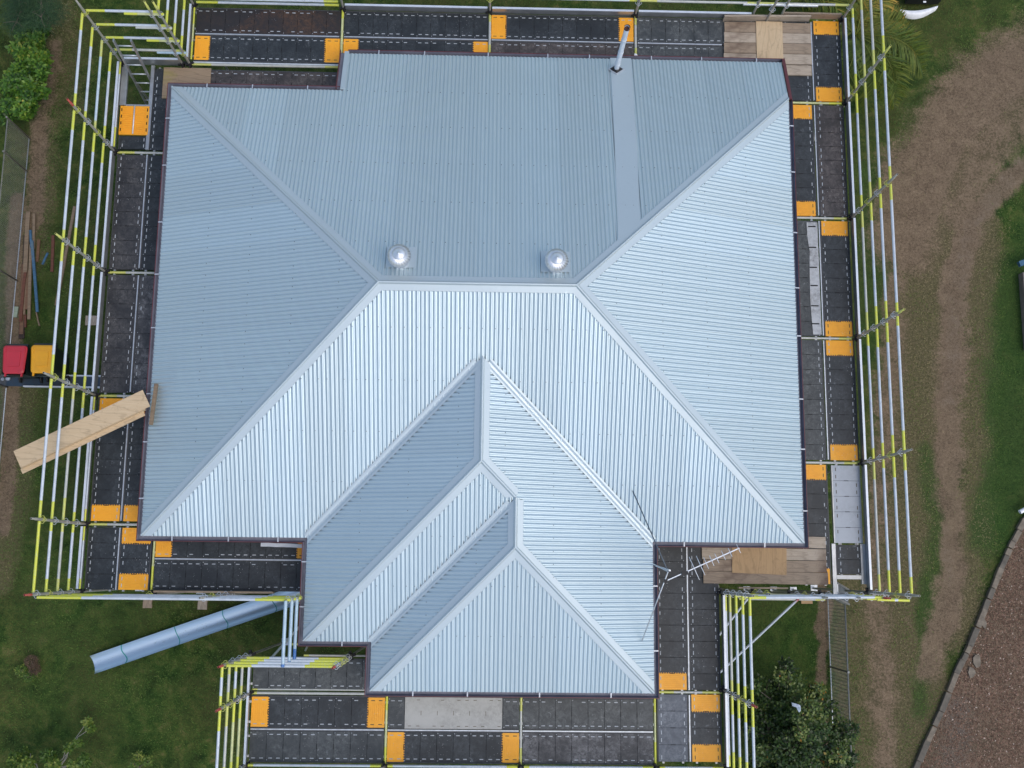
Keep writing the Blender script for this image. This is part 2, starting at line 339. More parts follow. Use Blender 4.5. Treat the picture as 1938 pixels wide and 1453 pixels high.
# grass blades and litter flakes
def scatter(n, x0, x1, y0, y1): return rng.uniform(x0, x1, n), rng.uniform(y0, y1, n)
def flakes(name, X, Y, L, Wd, H, hue, mat, lean=.6):
    n = len(X); a = rng.uniform(0, 2*np.pi, n); z = (fbm(X, Y, 2.2, 5)-.5)*.04
    dx, dy = np.cos(a), np.sin(a)
    P = np.zeros((n, 3, 3)); P[:, 0] = np.stack([X-dy*Wd/2, Y+dx*Wd/2, z], -1); P[:, 1] = np.stack([X+dy*Wd/2, Y-dx*Wd/2, z], -1)
    P[:, 2] = np.stack([X+dx*L*lean, Y+dy*L*lean, z+H], -1)
    m = bpy.data.meshes.new(name); m.from_pydata(P.reshape(-1, 3).tolist(), [], np.arange(3*n).reshape(-1, 3).tolist())
    at_ = m.attributes.new('hue', 'FLOAT', 'POINT'); at_.data.foreach_set('value', np.repeat(hue, 3)); m.materials.append(mat)
    o = bpy.data.objects.new(name, m); COL.objects.link(o); return o
X, Y = scatter(330000, -6.5, 20.5, -6.0, 14.5)
inside = ((X > .3) & (X < 12) & (Y > .3) & (Y < 9.4)) | ((X > 3.3) & (X < 9.2) & (Y > -2.5) & (Y < 1))
T_, S_, U_, I_, G_, N_ = masks(X, Y)
keep = ~inside & (rng.random(len(X)) > np.clip((T_+N_*.6)*1.25, 0, .97)) & (I_ < .5) & (rng.random(len(X)) > .25*S_)
X, Y, S_, U_, T_ = X[keep], Y[keep], S_[keep], U_[keep], T_[keep]
n2_ = fbm(X, Y, .8, 21); hue = np.clip(rng.beta(1.6, 2.6, len(X))*.8+(n2_-.5)*.9+(fbm(X, Y, 3., 77)-.45)*.5+S_*.6+T_*.3-U_*.18, 0, 1)
L = rng.uniform(.04, .10, len(X))
tag(flakes('grass', X, Y, L, rng.uniform(.008, .017, len(X)), L*.45, hue, M_grass), 'short green and straw coloured grass blades over the yard', 'grass', kind='stuff')
X, Y = scatter(60000, 15.5, 21, -6, 2); _, _, _, I_, G_, _ = masks(X, Y); k = (I_ > .5) & (rng.random(len(X)) > G_*.7); X, Y = X[k], Y[k]
h = rng.beta(2, 2.6, len(X)); tag(flakes('leaf_litter', X, Y, rng.uniform(.03, .075, len(X)), rng.uniform(.02, .05, len(X)), rng.uniform(.003, .02, len(X)), h, M_litter), 'brown leaf and bark litter over the bed beyond the kerb', 'leaf litter', kind='stuff')

# ------------------------------------------------------------------ house
X1, Y1, TP = 12.2, 8.7465, .4111
W0, W1, S1, S2, V0 = 3.0284, 9.383, -1.8503, -2.7121, 4.2602
EX, E0 = .9857, 3.3673
H = Y1/2; WH = (W1-W0)/2; WC = (W0+W1)/2; VH = (W1-V0)/2; VC = (V0+W1)/2
house = empty('house', (0, 0, 0), 'house with a new corrugated zinc hip roof ringed by scaffolding', 'house')
PITCH = .0762
def face(name, poly, o, e, s, zfun, breaks=(), phase=0.):
    "poly: plan outline; e: unit vector along the eave; s: unit vector up the slope"
    e = Vector(e+(0,)); s = Vector(s+(0,)); pu = [(Vector((x, y, 0)).dot(e), Vector((x, y, 0)).dot(s)) for x, y in poly]
    u0, u1 = min(p[0] for p in pu), max(p[0] for p in pu)
    us = list(np.arange(math.floor(u0/PITCH)*PITCH, u1+PITCH, PITCH/12)); us = [u for u in us if u0+1e-4 < u < u1-1e-4]
    for b in [p[0] for p in pu]+list(breaks): us += [b-2e-4, b+2e-4]
    us = sorted(u for u in us if u0 <= u <= u1)
    mb = MB(); prev = None; vs = []; fs = []; tn = []; jr = random.Random(len(poly)*7+int(u1*10)); amp = {}; shv = {}
    for u in us:
        c = []
        for (a, b) in zip(pu, pu[1:]+pu[:1]):
            if (a[0]-u)*(b[0]-u) < 0 or a[0] == u != b[0]: tt = (u-a[0])/(b[0]-a[0]); c.append(a[1]+tt*(b[1]-a[1]))
        if len(c) < 2: prev = None; continue
        lo, hi = min(c), max(c); i = len(vs)
        kr = math.floor(u/PITCH+.25); ar, pr_ = amp.setdefault(kr, (jr.uniform(.84, 1.12), jr.uniform(-.05, .05))); sh = kr//10; tv, tz = shv.setdefault(sh, (jr.random(), jr.uniform(-.0012, .0012)))
        rib = math.sin(2*math.pi*u/PITCH+pr_); rib = (rib+.10*math.sin(3*(2*math.pi*u/PITCH+pr_)))/1.0; dz = .0118*rib*ar+tz+.0012*math.sin(u*3.1+len(poly))
        if kr % 10 == 0 and rib > .0: dz += .003
        nseg = 3
        for k in range(nseg+1):
            v = lo+(hi-lo)*k/nseg; p = e*u+s*v
            vs.append((p.x, p.y, EV+zfun(p.x, p.y)+dz)); tn.append(tv)
        if prev is not None and u-prev[0] > 3e-4 or prev is None:
            pass
        if prev is not None:
            j = prev[1]
            for k in range(nseg): fs.append((j+k, i+k, i+k+1, j+k+1))
        prev = (u, i)
    mb.add(vs, fs, 0, True, tone=tn)
    o_ = mb.build(name, M_roof, house)
    # make the normals look up
    me = o_.data
    if me.polygons and me.polygons[len(me.polygons)//2].normal.z < 0: me.flip_normals()
    return o_
OV = .004
zN = lambda x, y: (Y1-y)*TP; zS = lambda x, y: y*TP; zW = lambda x, y: x*TP; zE = lambda x, y: (X1-x)*TP
faces = []
faces.append((face('roof_sheet', [(0, Y1+OV), (H, H), (X1-H, H), (X1, Y1), (X1, Y1+EX+OV), (E0, Y1+EX+OV), (E0+.0, Y1+OV)], 0, (1, 0), (0, 1), zN), 'N'))
faces.append((face('roof_sheet', [(-OV, 0), (0, Y1), (H, H), (0, 0)], 0, (0, 1), (1, 0), zW), 'W'))
faces.append((face('roof_sheet', [(X1+OV, 0), (X1, Y1), (X1-H, H), (X1, 0)], 0, (0, 1), (1, 0), zE), 'E'))
faces.append((face('roof_sheet', [(0, -OV), (W0, -OV), (W0, 0), (WC, WH), (W1, 0), (W1, -OV), (X1, -OV), (X1-H, H), (H, H)], 0, (1, 0), (0, 1), zS, (W0, W1)), 'S'))
zWw = lambda x, y: (x-W0)*TP; zWe = lambda x, y: (W1-x)*TP
faces.append((face('roof_sheet', [(W0-OV, S1), (W0, 0), (WC, WH), (WC, S1+WH), (W0, S1)], 0, (0, 1), (1, 0), zWw), 'w'))
faces.append((face('roof_sheet', [(W1+OV, S2), (W1+OV, 0), (WC, WH), (WC, S1+WH), (VC, S1+(W1-VC)), (VC, S2+VH), (W1, S2)], 0, (0, 1), (1, 0), zWe), 'e'))
zs1 = lambda x, y: (y-S1)*TP; zs2 = lambda x, y: (y-S2)*TP; zv = lambda x, y: (x-V0)*TP
faces.append((face('roof_sheet', [(W0, S1-OV), (WC, S1+WH), (VC, S1+(W1-VC)), (V0, S1), (V0, S1-OV)], 0, (1, 0), (0, 1), zs1), 's'))
faces.append((face('roof_sheet', [(V0-OV, S2), (V0, S1), (VC, S1+VH), (VC, S2+VH), (V0, S2)], 0, (0, 1), (1, 0), zv), 'v'))
faces.append((face('roof_sheet', [(V0, S2-OV), (VC, S2+VH), (W1, S2-OV)], 0, (1, 0), (0, 1), zs2), 't'))

def cap(name, A, B, drop, st, en, w=.135, valley=False):
    A = Vector(A); B = Vector(B); d = (B-A); Lp = math.hypot(d.x, d.y); slope = d.z/Lp; dx, dy = d.x/Lp, d.y/Lp; nl = (-dy, dx)
    if valley: prof = [(-w, w*drop+.014), (-w*.62, w*.62*drop+.018), (-.018, .013), (.018, .013), (w*.62, w*.62*drop+.018), (w, w*drop+.014)]
    else: prof = [(-w-.004, -w*drop+.004), (-w, -w*drop+.016), (-.034, -.034*drop+.018), (-.026, .014), (-.022, .034), (-.012, .046), (0, .05), (.012, .046), (.022, .034), (.026, .014), (.034, -.034*drop+.018), (w, -w*drop+.016), (w+.004, -w*drop+.004)]
    n = max(2, int(Lp/.5)); vs = []; m = len(prof)
    for i in range(n+1):
        for s, h in prof:
            side = 0 if s > 0 else 1
            t0 = abs(s)*st[side]; t1 = Lp-abs(s)*en[side]; tt = t0+(t1-t0)*i/n
            wob = .0012*math.sin(i*2.3+s*9)
            vs.append((A.x+dx*tt+nl[0]*s, A.y+dy*tt+nl[1]*s, A.z+slope*tt+h+wob))
    fs = [(i*m+k, i*m+k+1, (i+1)*m+k+1, (i+1)*m+k) for i in range(n) for k in range(m-1)]
    o = MB().add(vs, [f[::-1] for f in fs]).build(name, M_cap, house)
    if o.data.polygons[0].normal.z < 0: o.data.flip_normals()
    return o
RT = TP/math.sqrt(2); k2 = math.tan(R(22.5)); zh = EV+TP*H; zw = EV+TP*WH; zv_ = EV+TP*VH
cap('hip_capping', (0, Y1, EV), (H, H, zh), RT, (1, 1), (k2, 1))
cap('hip_capping', (X1, Y1, EV), (X1-H, H, zh), RT, (1, -1), (1, k2))
cap('hip_capping', (X1, 0, EV), (X1-H, H, zh), RT, (1, 1), (k2, 1))
cap('hip_capping', (0, 0, EV), (H, H, zh), RT, (1, 1), (1, k2))
cap('ridge_capping', (H, H, zh), (X1-H, H, zh), TP, (k2, k2), (k2, k2))
cap('ridge_capping', (WC, WH, zw), (WC, S1+WH, zw), TP, (1, 1), (k2, k2))
cap('hip_capping', (W0, S1, EV), (WC, S1+WH, zw), RT, (1, 1), (k2, 1))
pC = (VC, S1+VH, EV+TP*VH)
cap('hip_capping', pC, (WC, S1+WH, zw), RT, (1, k2), (1, k2))
cap('ridge_capping', pC, (VC, S2+VH, zv_), TP, (k2, 1), (k2, k2))
cap('hip_capping', (V0, S2, EV), (VC, S2+VH, zv_), RT, (1, 1), (k2, 1))
cap('hip_capping', (W1, S2, EV), (VC, S2+VH, zv_), RT, (1, 1), (1, k2))
cap('valley_flashing', (WC-.10, WH-.10, zw-.10*TP), (W0, 0, EV), RT, (0, 0), (-1, 0), .085, True)
cap('valley_flashing', (WC+.10, WH-.10, zw-.10*TP), (W1, 0, EV), RT, (0, 0), (0, -1), .085, True)
cap('valley_flashing', (VC-.10, S1+VH-.10, zv_-.10*TP), (V0, S1, EV), RT, (0, 0), (-1, 0), .075, True)

# screws: rows across each face, one per third rib
def in_poly(x, y, P):
    c = False
    for (a, b), (p, q_) in zip(P, P[1:]+P[:1]):
        if (b > y) != (q_ > y) and x < (p-a)*(y-b)/(q_-b)+a: c = not c
    return c
def shrink_ok(x, y, P, m=.16): return all(in_poly(x+a, y+b, P) for a, b in ((m, 0), (-m, 0), (0, m), (0, -m)))
sc_def = [([(0, Y1), (H, H), (X1-H, H), (X1, Y1), (X1, Y1+EX), (E0, Y1+EX), (E0, Y1)], 'x', zN), ([(0, 0), (0, Y1), (H, H)], 'y', zW), ([(X1, 0), (X1, Y1), (X1-H, H)], 'y', zE),
 ([(0, 0), (W0, 0), (WC, WH), (W1, 0), (X1, 0), (X1-H, H), (H, H)], 'x', zS), ([(W0, S1), (W0, 0), (WC, WH), (WC, S1+WH)], 'y', zWw),
 ([(W1, S2), (W1, 0), (WC, WH), (WC, S1+WH), (VC, S1+VH), (VC, S2+VH)], 'y', zWe), ([(W0, S1), (WC, S1+WH), (VC, S1+VH), (V0, S1)], 'x', zs1), ([(V0, S2), (V0, S1), (VC, S1+VH), (VC, S2+VH)], 'y', zv), ([(V0, S2), (VC, S2+VH), (W1, S2)], 'x', zs2)]
for (fo, _), (P, ax, zf) in zip(faces, sc_def):
    mb = MB(); xs = [p[0] for p in P]; ys = [p[1] for p in P]
    rows = np.arange(.12, 6, .88); crest = PITCH/4
    cols = np.arange(-40, 200)*PITCH*3+crest
    for c in cols:
        for r in rows:
            for off in ((0,),):
                if ax == 'x': x = c+PITCH*random.choice((0, 0, 0, 1)); y = (max(ys)-r if zf is zN else min(ys)+r)
                else: y = c+PITCH*random.choice((0, 0, 0, 1)); x = (max(xs)-r if zf in (zE, zWe) else min(xs)+r)
                if shrink_ok(x, y, P):
                    z = EV+zf(x, y)+.008; rr = .0085
                    ring = [(x+rr*math.cos(a*math.pi/3), y+rr*math.sin(a*math.pi/3)) for a in range(6)]
                    mb.add([(a, b, z) for a, b in ring]+[(a, b, z+.009) for a, b in ring], [tuple(range(6, 12))]+[(i, (i+1) % 6, 6+(i+1) % 6, 6+i) for i in range(6)])
    if mb.v: tag(mb.build('screw', M_screw, fo), kind='stuff')

# gutters
def sweep(path, prof, closed=False):
    "prof: (out, z) list; outward is to the right of the path direction"
    P = [Vector(p) for p in path]; n = len(P); vs = []; m = len(prof)
    for i in range(n):
        a = P[i]-P[i-1] if (i > 0 or closed) else P[1]-P[0]; b = P[(i+1) % n]-P[i] if (i < n-1 or closed) else P[-1]-P[-2]
        a = Vector((a.x, a.y, 0)).normalized(); b = Vector((b.x, b.y, 0)).normalized()
        na = Vector((a.y, -a.x, 0)); nb = Vector((b.y, -b.x, 0)); mm = (na+nb); mm = mm/(mm.dot(na)) if mm.length > .01 else na
        for o_, z_ in prof: vs.append(P[i]+mm*o_+Vector((0, 0, z_)))
    rg = n if closed else n-1
    return vs, [(i*m+k, i*m+k+1, ((i+1) % n)*m+k+1, ((i+1) % n)*m+k) for i in range(rg) for k in range(m-1)]
def gutter(path, brk=True, closed=False):
    mb = MB()
    vi, fi = sweep(path, [(-.055, -.03), (-.055, -.115), (.06, -.115), (.082, -.02)], closed); mb.add(vi, [f[::-1] for f in fi], 0)
    vo, fo = sweep(path, [(.082, -.020), (.084, -.012), (.094, -.012), (.097, -.024), (.092, -.04), (.08, -.125), (-.058, -.125)], closed); mb.add(vo, fo, 1)
    g_ = mb.build('gutter', [M_mauve, M_maroon], house)
    fb = MB(); vf, ff = sweep(path, [(-.058, -.03), (-.058, -.24), (-.085, -.24)], closed); fb.add(vf, ff); fb.build('fascia', M_maroon, house)
    nn = len(path)
    for i in range(nn if closed else nn-1):
        a = Vector(path[i]); b = Vector(path[(i+1) % nn]); d = (b-a); L_ = d.length; d.normalize(); nr = Vector((d.y, -d.x, 0))
        if L_ < .9: continue
        c = max(1, round(L_/1.15))
        for k in range(c):
            tt = (k+.5)*L_/c+random.uniform(-.18, .18); p = a+d*tt
            kb = MB(); kb.obox(p-nr*.0+Vector((0, 0, .008)), p+nr*.086+Vector((0, 0, -.006)), .022, .005); kb.build('gutter_bracket', M_clip, g_)
    return g_
gutter([(E0+.0, Y1, EV), (0, Y1, EV), (0, 0, EV), (W0, 0, EV), (W0, S1, EV), (V0, S1, EV), (V0, S2, EV), (W1, S2, EV), (W1, 0, EV), (X1, 0, EV), (X1, Y1, EV)])
ze = EV-TP*EX
gutter([(E0, Y1+EX, ze), (X1+.05, Y1+EX, ze)][::-1])
mb = MB(); mb.obox((X1+.045, Y1+.0, EV+.012), (X1+.045, Y1+EX+.08, ze+.0), .06, .02); mb.obox((X1+.07, Y1, EV-.07), (X1+.07, Y1+EX+.08, ze-.08), .018, .14); mb.build('barge_capping', M_maroon, house)
mb = MB(); mb.obox((E0-.02, Y1+.02, EV+.015), (E0-.02, Y1+EX+.03, ze+.012), .09, .03); mb.build('barge_capping', M_cap, house)
mb = MB(); mb.obox((E0-.10, Y1+.05, EV-.07), (E0-.10, Y1+EX+.03, ze-.07), .11, .03); mb.build('fascia', M_mauve, house)
mb = MB(); mb.obox((E0-.155, Y1+.05, EV-.06), (E0-.155, Y1+EX+.07, ze-.06), .015, .1); mb.build('fascia', M_maroon, house)
# walls and soffit under the eaves
mb = MB()
wl = [(.6, .6), (W0+.6, .6), (W0+.6, S1+.6), (V0+.6, S1+.6), (V0+.6, S2+.6), (W1-.6, S2+.6), (W1-.6, .6), (X1-.6, .6), (X1-.6, Y1+EX-.6), (E0+.6, Y1+EX-.6), (E0+.6, Y1-.6), (.6, Y1-.6)]
for (a, b), (c, d) in zip(wl, wl[1:]+wl[:1]):
    nb = 26
    dvec = Vector((c-a, d-b, 0)).normalized(); nr = Vector((dvec.y, -dvec.x, 0))
    for i in range(nb):
        z0 = -.05+i*(EV-.2)/nb; z1 = z0+(EV-.2)/nb
        p = [Vector((a, b, z0))+nr*.02, Vector((c, d, z0))+nr*.02, Vector((c, d, z1)), Vector((a, b, z1))]; mb.quad(*p)
mb.build('wall', M_wall, house)
mb = MB(); zz = EV-.2
for x0, x1, y0, y1 in ((.02, X1-.02, .02, Y1-.02), (W0+.02, W1-.02, S1+.02, .02), (V0+.02, W1-.02, S2+.02, S1+.02)): mb.quad((x0, y0, zz), (x1, y0, zz), (x1, y1, zz), (x0, y1, zz))
mb.quad((E0, Y1-.02, zz-.005), (X1-.02, Y1-.02, zz-.005), (X1-.02, Y1+EX-.02, ze-.14), (E0, Y1+EX-.02, ze-.14)); mb.build('soffit', M_soffit, house)

# flat pan behind the flue
def npt(x, y, h=0): return Vector((x, y, EV+zN(x, y)+h))
mb = MB(); xa0, xb0, xa1, xb1 = 8.70, 9.11, 8.60, 9.02
pr = [(0, .010), (.01, .017), (.99, .017), (1, .010)]
ys_ = [(Y1+EX+.02, 8.69, 9.12), (7.5, 8.66, 9.09), (5.6, 8.61, 9.03)]
P_ = []
for (yy, xa, xb) in ys_:
    for f_, h_ in pr: P_.append(npt(xa+(xb-xa)*f_, yy, h_))
P_ += [npt(8.60+.42*f_, 5.30+.40*f_-.0, h_) for f_, h_ in pr]
mb.add(P_, [(i*4+k, i*4+k+1, (i+1)*4+k+1, (i+1)*4+k) for i in range(3) for k in range(3)]); pan = mb.build('pan_flashing', M_cap, house)
# flue
fl = bpy.data.objects.new('flue_pipe', None); COL.objects.link(fl); fl.parent = house; fl.empty_display_size = .2
fx, fy = 8.80, 9.44; fz = EV+zN(fx, fy)
mb = MB(); htop = 1.72
mb.tube([(fx, fy, fz-.05), (fx, fy, fz+.75), (fx, fy, fz+.76), (fx, fy, fz+htop)], [.052, .052, .049, .049], 20, 0, False)
for a in (.25, .75, 1.25): mb.tube([(fx, fy, fz+a), (fx, fy, fz+a+.02)], .056, 20, 0, True)
mb.build('pipe', M_gal2, fl)
mb = MB(); mb.tube([(fx, fy, fz+htop-.04), (fx, fy, fz+htop+.01)], .058, 20, 0, False); mb.tube([(fx, fy, fz+htop-.06), (fx, fy, fz+htop-.05)], .048, 20, 0, True); mb.build('cowl', plain('rusty_flue_rim', (.10, .035, .025), (.05, .02, .018), 12, .8), fl)
mb = MB()
def diam(r, h): return [npt(fx+r, fy, h), npt(fx, fy+r*.86, h), npt(fx-r, fy, h), npt(fx, fy-r*.86, h)]
d0, d1, d2 = diam(.175, .02), diam(.165, .035), diam(.135, .035)
mb.add(d0+d1+d2, [(0, 1, 5, 4), (1, 2, 6, 5), (2, 3, 7, 6), (3, 0, 4, 7)]+[(4+i, 4+(i+1) % 4, 8+(i+1) % 4, 8+i) for i in range(4)], 0)
d3 = [fl_ for fl_ in diam(.135, .036)]; ring = [(fx+.06*math.cos(a), fy+.06*math.sin(a), fz+.10) for a in (0, math.pi/2, math.pi, 3*math.pi/2)]
mb.add(d3+[Vector(p) for p in ring], [(i, (i+1) % 4, 4+(i+1) % 4, 4+i) for i in range(4)], 1); mb.build('flashing', [M_galv, M_blackp], fl)
# turbine vents
def turbine(x, y):
    r_ = bpy.data.objects.new('turbine_vent', None); COL.objects.link(r_); r_.parent = house; z = EV+zN(x, y); r_.location = (x, y, z); r_.empty_display_size = .2
    mb = MB()   # flashing sheet, lies on the slope
    for (a, b, c, d, h) in ((-.26, .26, -.13, .30, .02),):
        mb.add([(a, c, -c*TP+h), (b, c, -c*TP+h), (b, d, -d*TP+h), (a, d, -d*TP+h), (a, c, -c*TP), (b, c, -c*TP), (b, d, -d*TP), (a, d, -d*TP)], [(0, 1, 2, 3), (4, 5, 1, 0), (5, 6, 2, 1), (6, 7, 3, 2), (7, 4, 0, 3)])
    mb.build('flashing', M_cap, r_)
    mb = MB(); mb.tube([(0, 0, -.08), (0, 0, .10), (0, 0, .11), (0, 0, .24)], [.155, .15, .145, .145], 28, 0, False); mb.tube([(0, 0, .115), (0, 0, .135)], .152, 28, 0, False); mb.build('throat', M_shinevent, r_)
    mb = MB(); n = 24; prof = [(.150, .245), (.178, .28), (.198, .33), (.200, .38), (.180, .43), (.140, .465), (.105, .478)]
    for k in range(n):          # curved overlapping vanes
        a0 = 2*math.pi*k/n; vs = []
        for j, (rr, zz_) in enumerate(prof):
            tw = .30*(1-j/(len(prof)-1))
            for q_, (da, dr) in enumerate(((0, .012), (.16, .004), (.30, -.016))): aa = a0+da+tw; vs.append(((rr+dr)*math.cos(aa), (rr+dr)*math.sin(aa), zz_))
        mb.add(vs, [(j*3+c, j*3+c+1, j*3+c+4, j*3+c+3) for j in range(len(prof)-1) for c in range(2)], 0, True)
    mb.build('vane_ball', M_shinevent, r_)
    mb = MB(); rs = [.112, .108, .085, .080, .055, .050, .022, .018, .001]; hs = [.470, .482, .488, .494, .497, .503, .505, .518, .520]
    mb.tube([(0, 0, h_) for h_ in hs], rs, 28, 0, False); mb.build('top_cap', M_shinevent, r_)
    mb = MB(); mb.tube([(0, 0, .10), (0, 0, .45)], .12, 16); mb.build('inner_core', M_blackp, r_)
turbine(4.735, 4.80); turbine(7.465, 4.76)

# ------------------------------------------------------------------ scaffold boards
def board(x0, x1, y0, y1, d, var, ends, label, end_len=.30, group='plastic scaffold boards laid around the house', mid=None):
    L_ = (x1-x0) if d == 'h' else (y1-y0); Wd = (y1-y0) if d == 'h' else (x1-x0)
    r_ = empty('scaffold_board', ((x0+x1)/2, (y0+y1)/2, DK), label, 'scaffold board', group, 0 if d == 'h' else math.pi/2)
    hw = Wd/2; hl = L_/2
    for sy in (-1, 1): fr = MB(); fr.box(-hl, hl, sy*(hw-.011)-.011, sy*(hw-.011)+.011, -.075, -.001); fr.build('side_rail', M_alu if var in ('pale', 'silver') else M_drail, r_)
    if L_ > .5:
        for sx in (-1, 1):
            for sy in (-.62, .62): fr = MB(); fr.box(sx*(hl+.005)-.025, sx*(hl+.005)+.025, sy*hw-.02, sy*hw+.02, -.055, -.012); fr.build('hook', M_alu, r_)
    n = max(1, round(L_/.3)); ml = L_/n; pan = MB(); e0 = 1 if ends in ('both', 'start') else 0; e1 = 1 if ends in ('both', 'end') else 0
    iw = hw-.024
    def module(mb, a, b, sl, dark):
        mb.box(a+.0025, b-.0025, -iw, iw, -.06, 0, 0, .0018)
        for s in (-1, 1):
            for c in (.27, .73):
                p = a+(b-a)*c+random.uniform(-.004, .004); yy = s*(iw-.055)
                if random.random() < (.10 if sl < 1.5 else .3): continue
                mb.box(p-.034, p+.034, yy-.0075, yy+.0075, -.01, .0015, 1)
            if not dark: mb.box(a+.012, a+.026, s*(iw-.022)-.006, s*(iw-.022)+.006, -.01, .0015, 1)
    for i in range(e0, n-e1):
        module(pan, -hl+i*ml, -hl+(i+1)*ml, 1 if var in ('black', 'grey', 'slate', 'brown') else 2, var in ('pale', 'silver'))
    for i in range(e0, n-e1+1):
        if 0 < i < n: pan.box(-hl+i*ml-.0024, -hl+i*ml+.0024, -iw, iw, -.05, -.004, 2); pan.box(-hl+i*ml-.006, -hl+i*ml+.006, -.045, .045, -.02, .002, 2)
    mats = [BM[var], M_slot if var not in ('pale', 'silver') else M_slotd, M_seam]
    if pan.v: pan.build('panel', mats, r_)
    for flag, a, b, s in ((e0, -hl, -hl+ml, 1), (e1, hl-ml, hl, -1)):
        if not flag: continue
        ep = MB(); module(ep, a, b, 1, True); edge = b if s > 0 else a
        for k in range(12):
            yy = -iw+(k+.5)*2*iw/12; tw = iw/12*.8
            ep.add([(edge, yy-tw, .001), (edge, yy+tw, .001), (edge+s*.017, yy+tw*.35, .001), (edge+s*.017, yy-tw*.35, .001)], [(0, 1, 2, 3) if s < 0 else (3, 2, 1, 0)], 0)
        for k in range(7):   # grip ribs
            xx = a+(b-a)*(k+1)/8
            ep.tube([(xx+random.uniform(-.006, .006), -iw*.6+q_*iw*.12, .0012+.001*(q_ % 2)) for q_ in range(11)], .0025, 4, 0, False, smooth=False)
        ep.build('end_panel', [BM['orange'], M_slotd if random.random() < .5 else M_slot], r_)
    return r_
LO, LI = (-1.29, -.70), (-.675, -.085); RO, RI = (13.03, 13.62), (12.38, 12.975)
board(LO[0], LO[1], 7.80, 8.08, 'v', 'black', '', 'short black board piece below the open orange hatch', group=None)
board(LI[0], LI[1], 7.79, 9.56, 'v', 'black', '', 'black board running beside the ladder opening under the weathered ply sheet')
board(LO[0], LO[1], 5.27, 7.68, 'v', 'dirty', '', 'mud speckled dark board on the left side, one bay below the orange hatch')
board(LI[0], LI[1], 5.27, 7.68, 'v', 'black', '', 'black board against the left gutter, level with the mud speckled board')
board(LO[0], LO[1], 2.78, 5.16, 'v', 'dirty', '', 'worn dark grey board on the left side, outer row, level with the two bins')
board(LI[0], LI[1], 2.78, 5.16, 'v', 'chalk', '', 'black board with chalky white marks against the left gutter, level with the bins')
board(LO[0], LO[1], .29, 2.67, 'v', 'black', 'both', 'black board with orange ends passing under the plywood chute, outer row')
board(LI[0], LI[1], .29, 2.67, 'v', 'black', 'both', 'black board with orange ends half hidden by the chute, against the left gutter')
board(LO[0], LO[1], -1.00, .17, 'v', 'black', '', 'short all black board at the lower left scaffold corner')
board(LI[0], LI[1]+.01, -1.00, .17, 'v', 'black', 'both', 'short black board between two orange ends at the lower left roof corner')
board(-.0, 3.0, -.40, .19, 'h', 'black', 'both', 'black board with orange ends tucked under the lower left eave')
board(-.0, 3.0, -1.00, -.42, 'h', 'black', '', 'long all black board behind the lower left timber toe board')
board(-.03, 3.10, 8.97, 9.56, 'h', 'brown', '', 'brown stained board beside the weathered ply, under the step in the upper eave')
board(.12, 3.12, 9.75, 10.33, 'h', 'black', 'both', 'black board with orange ends above the brown stained board, upper left')
board(.12, 3.12, 10.36, 10.94, 'h', 'rust', '', 'rust stained black board in the top left bay, outer row')
board(3.19, 6.20, 10.36, 10.94, 'h', 'black', '', 'all black board in the second bay of the top row')
board(3.19, 6.20, 9.75, 10.33, 'h', 'black', 'both', 'orange ended board partly under the upper eave, left of centre')
board(6.26, 9.25, 10.36, 10.94, 'h', 'black', 'both', 'orange ended black board behind the flue pipe in the top row')
board(6.26, 9.25, 9.75, 10.33, 'h', 'brown', '', 'brown speckled board along the upper eave, left of the flue pipe')
board(9.32, 12.32, 10.36, 10.94, 'h', 'grey', '', 'grey worn board right of the flue pipe, running under the old planks')
board(9.32, 12.32, 9.75, 10.33, 'h', 'grey', '', 'dark board along the upper eave right of the flue pipe, half hidden by the roof')
board(RO[0], RO[1], 9.14, 10.94, 'v', 'black', 'both', 'orange ended black board at the upper right scaffold corner')
board(RI[0], RI[1], 9.14, 10.94, 'v', 'black', '', 'black board showing below the old planks at the upper right roof corner')
board(RO[0], RO[1], 6.64, 9.05, 'v', 'brown', '', 'brown dirty board of the right outer row, below the palm')
board(RI[0], RI[1], 6.64, 9.05, 'v', 'black', 'both', 'orange ended board against the upper right gutter')
board(RO[0], RO[1], 4.13, 6.54, 'v', 'black', 'both', 'orange ended board on the right, beside the board with the pale torn strip')
board(RI[0], RI[1], 4.13, 6.54, 'v', 'grey', '', 'dark board carrying the pale torn strip on the right side')
board(RO[0], RO[1], 1.64, 4.05, 'v', 'black', 'both', 'orange ended board on the right, directly above the silver sheeted board')
board(RI[0], RI[1], 1.64, 4.05, 'v', 'grey', '', 'grey speckled board against the right gutter, above the lowest orange end')
board(RI[0], RI[1], -.755, 1.55, 'v', 'black', 'both', 'orange ended board at the lower right eave corner, partly under timber planks')
board(RO[0]+.03, RO[1], .03, 1.54, 'v', 'silver', '', 'pale silver sheeted board at the lower right', group=None)
board(RO[0]+.06, RO[1]-.03, -.57, .0, 'v', 'black', '', 'square black hatch in a silver frame above the lower right steps', group=None)
board(9.57, 10.165, -2.75, .24, 'v', 'black', 'start', 'long black board with one orange end beside the right gutter of the projecting wing')
board(10.20, 10.79, -2.75, .24, 'v', 'black', '', 'long all black board on the right side of the projecting wing, outer row')
board(9.57, 10.165, -4.05, -2.83, 'v', 'slate', '', 'slate grey board at the lower right corner of the wing, without orange')
board(10.20, 10.79, -4.05, -2.83, 'v', 'black', 'both', 'short board between two orange ends at the lower right corner of the wing')
board(1.97, 4.46, -3.50, -2.91, 'h', 'black', 'both', 'orange ended black board at the lower left, just below the dusty grey board')
board(1.97, 4.46, -4.11, -3.53, 'h', 'grey', '', 'grey scuffed board at the photo bottom, lower left of the wing')
b_ = board(4.52, 6.98, -3.50, -2.91, 'h', 'grey', '', 'board with a pale grey middle under the front eave')
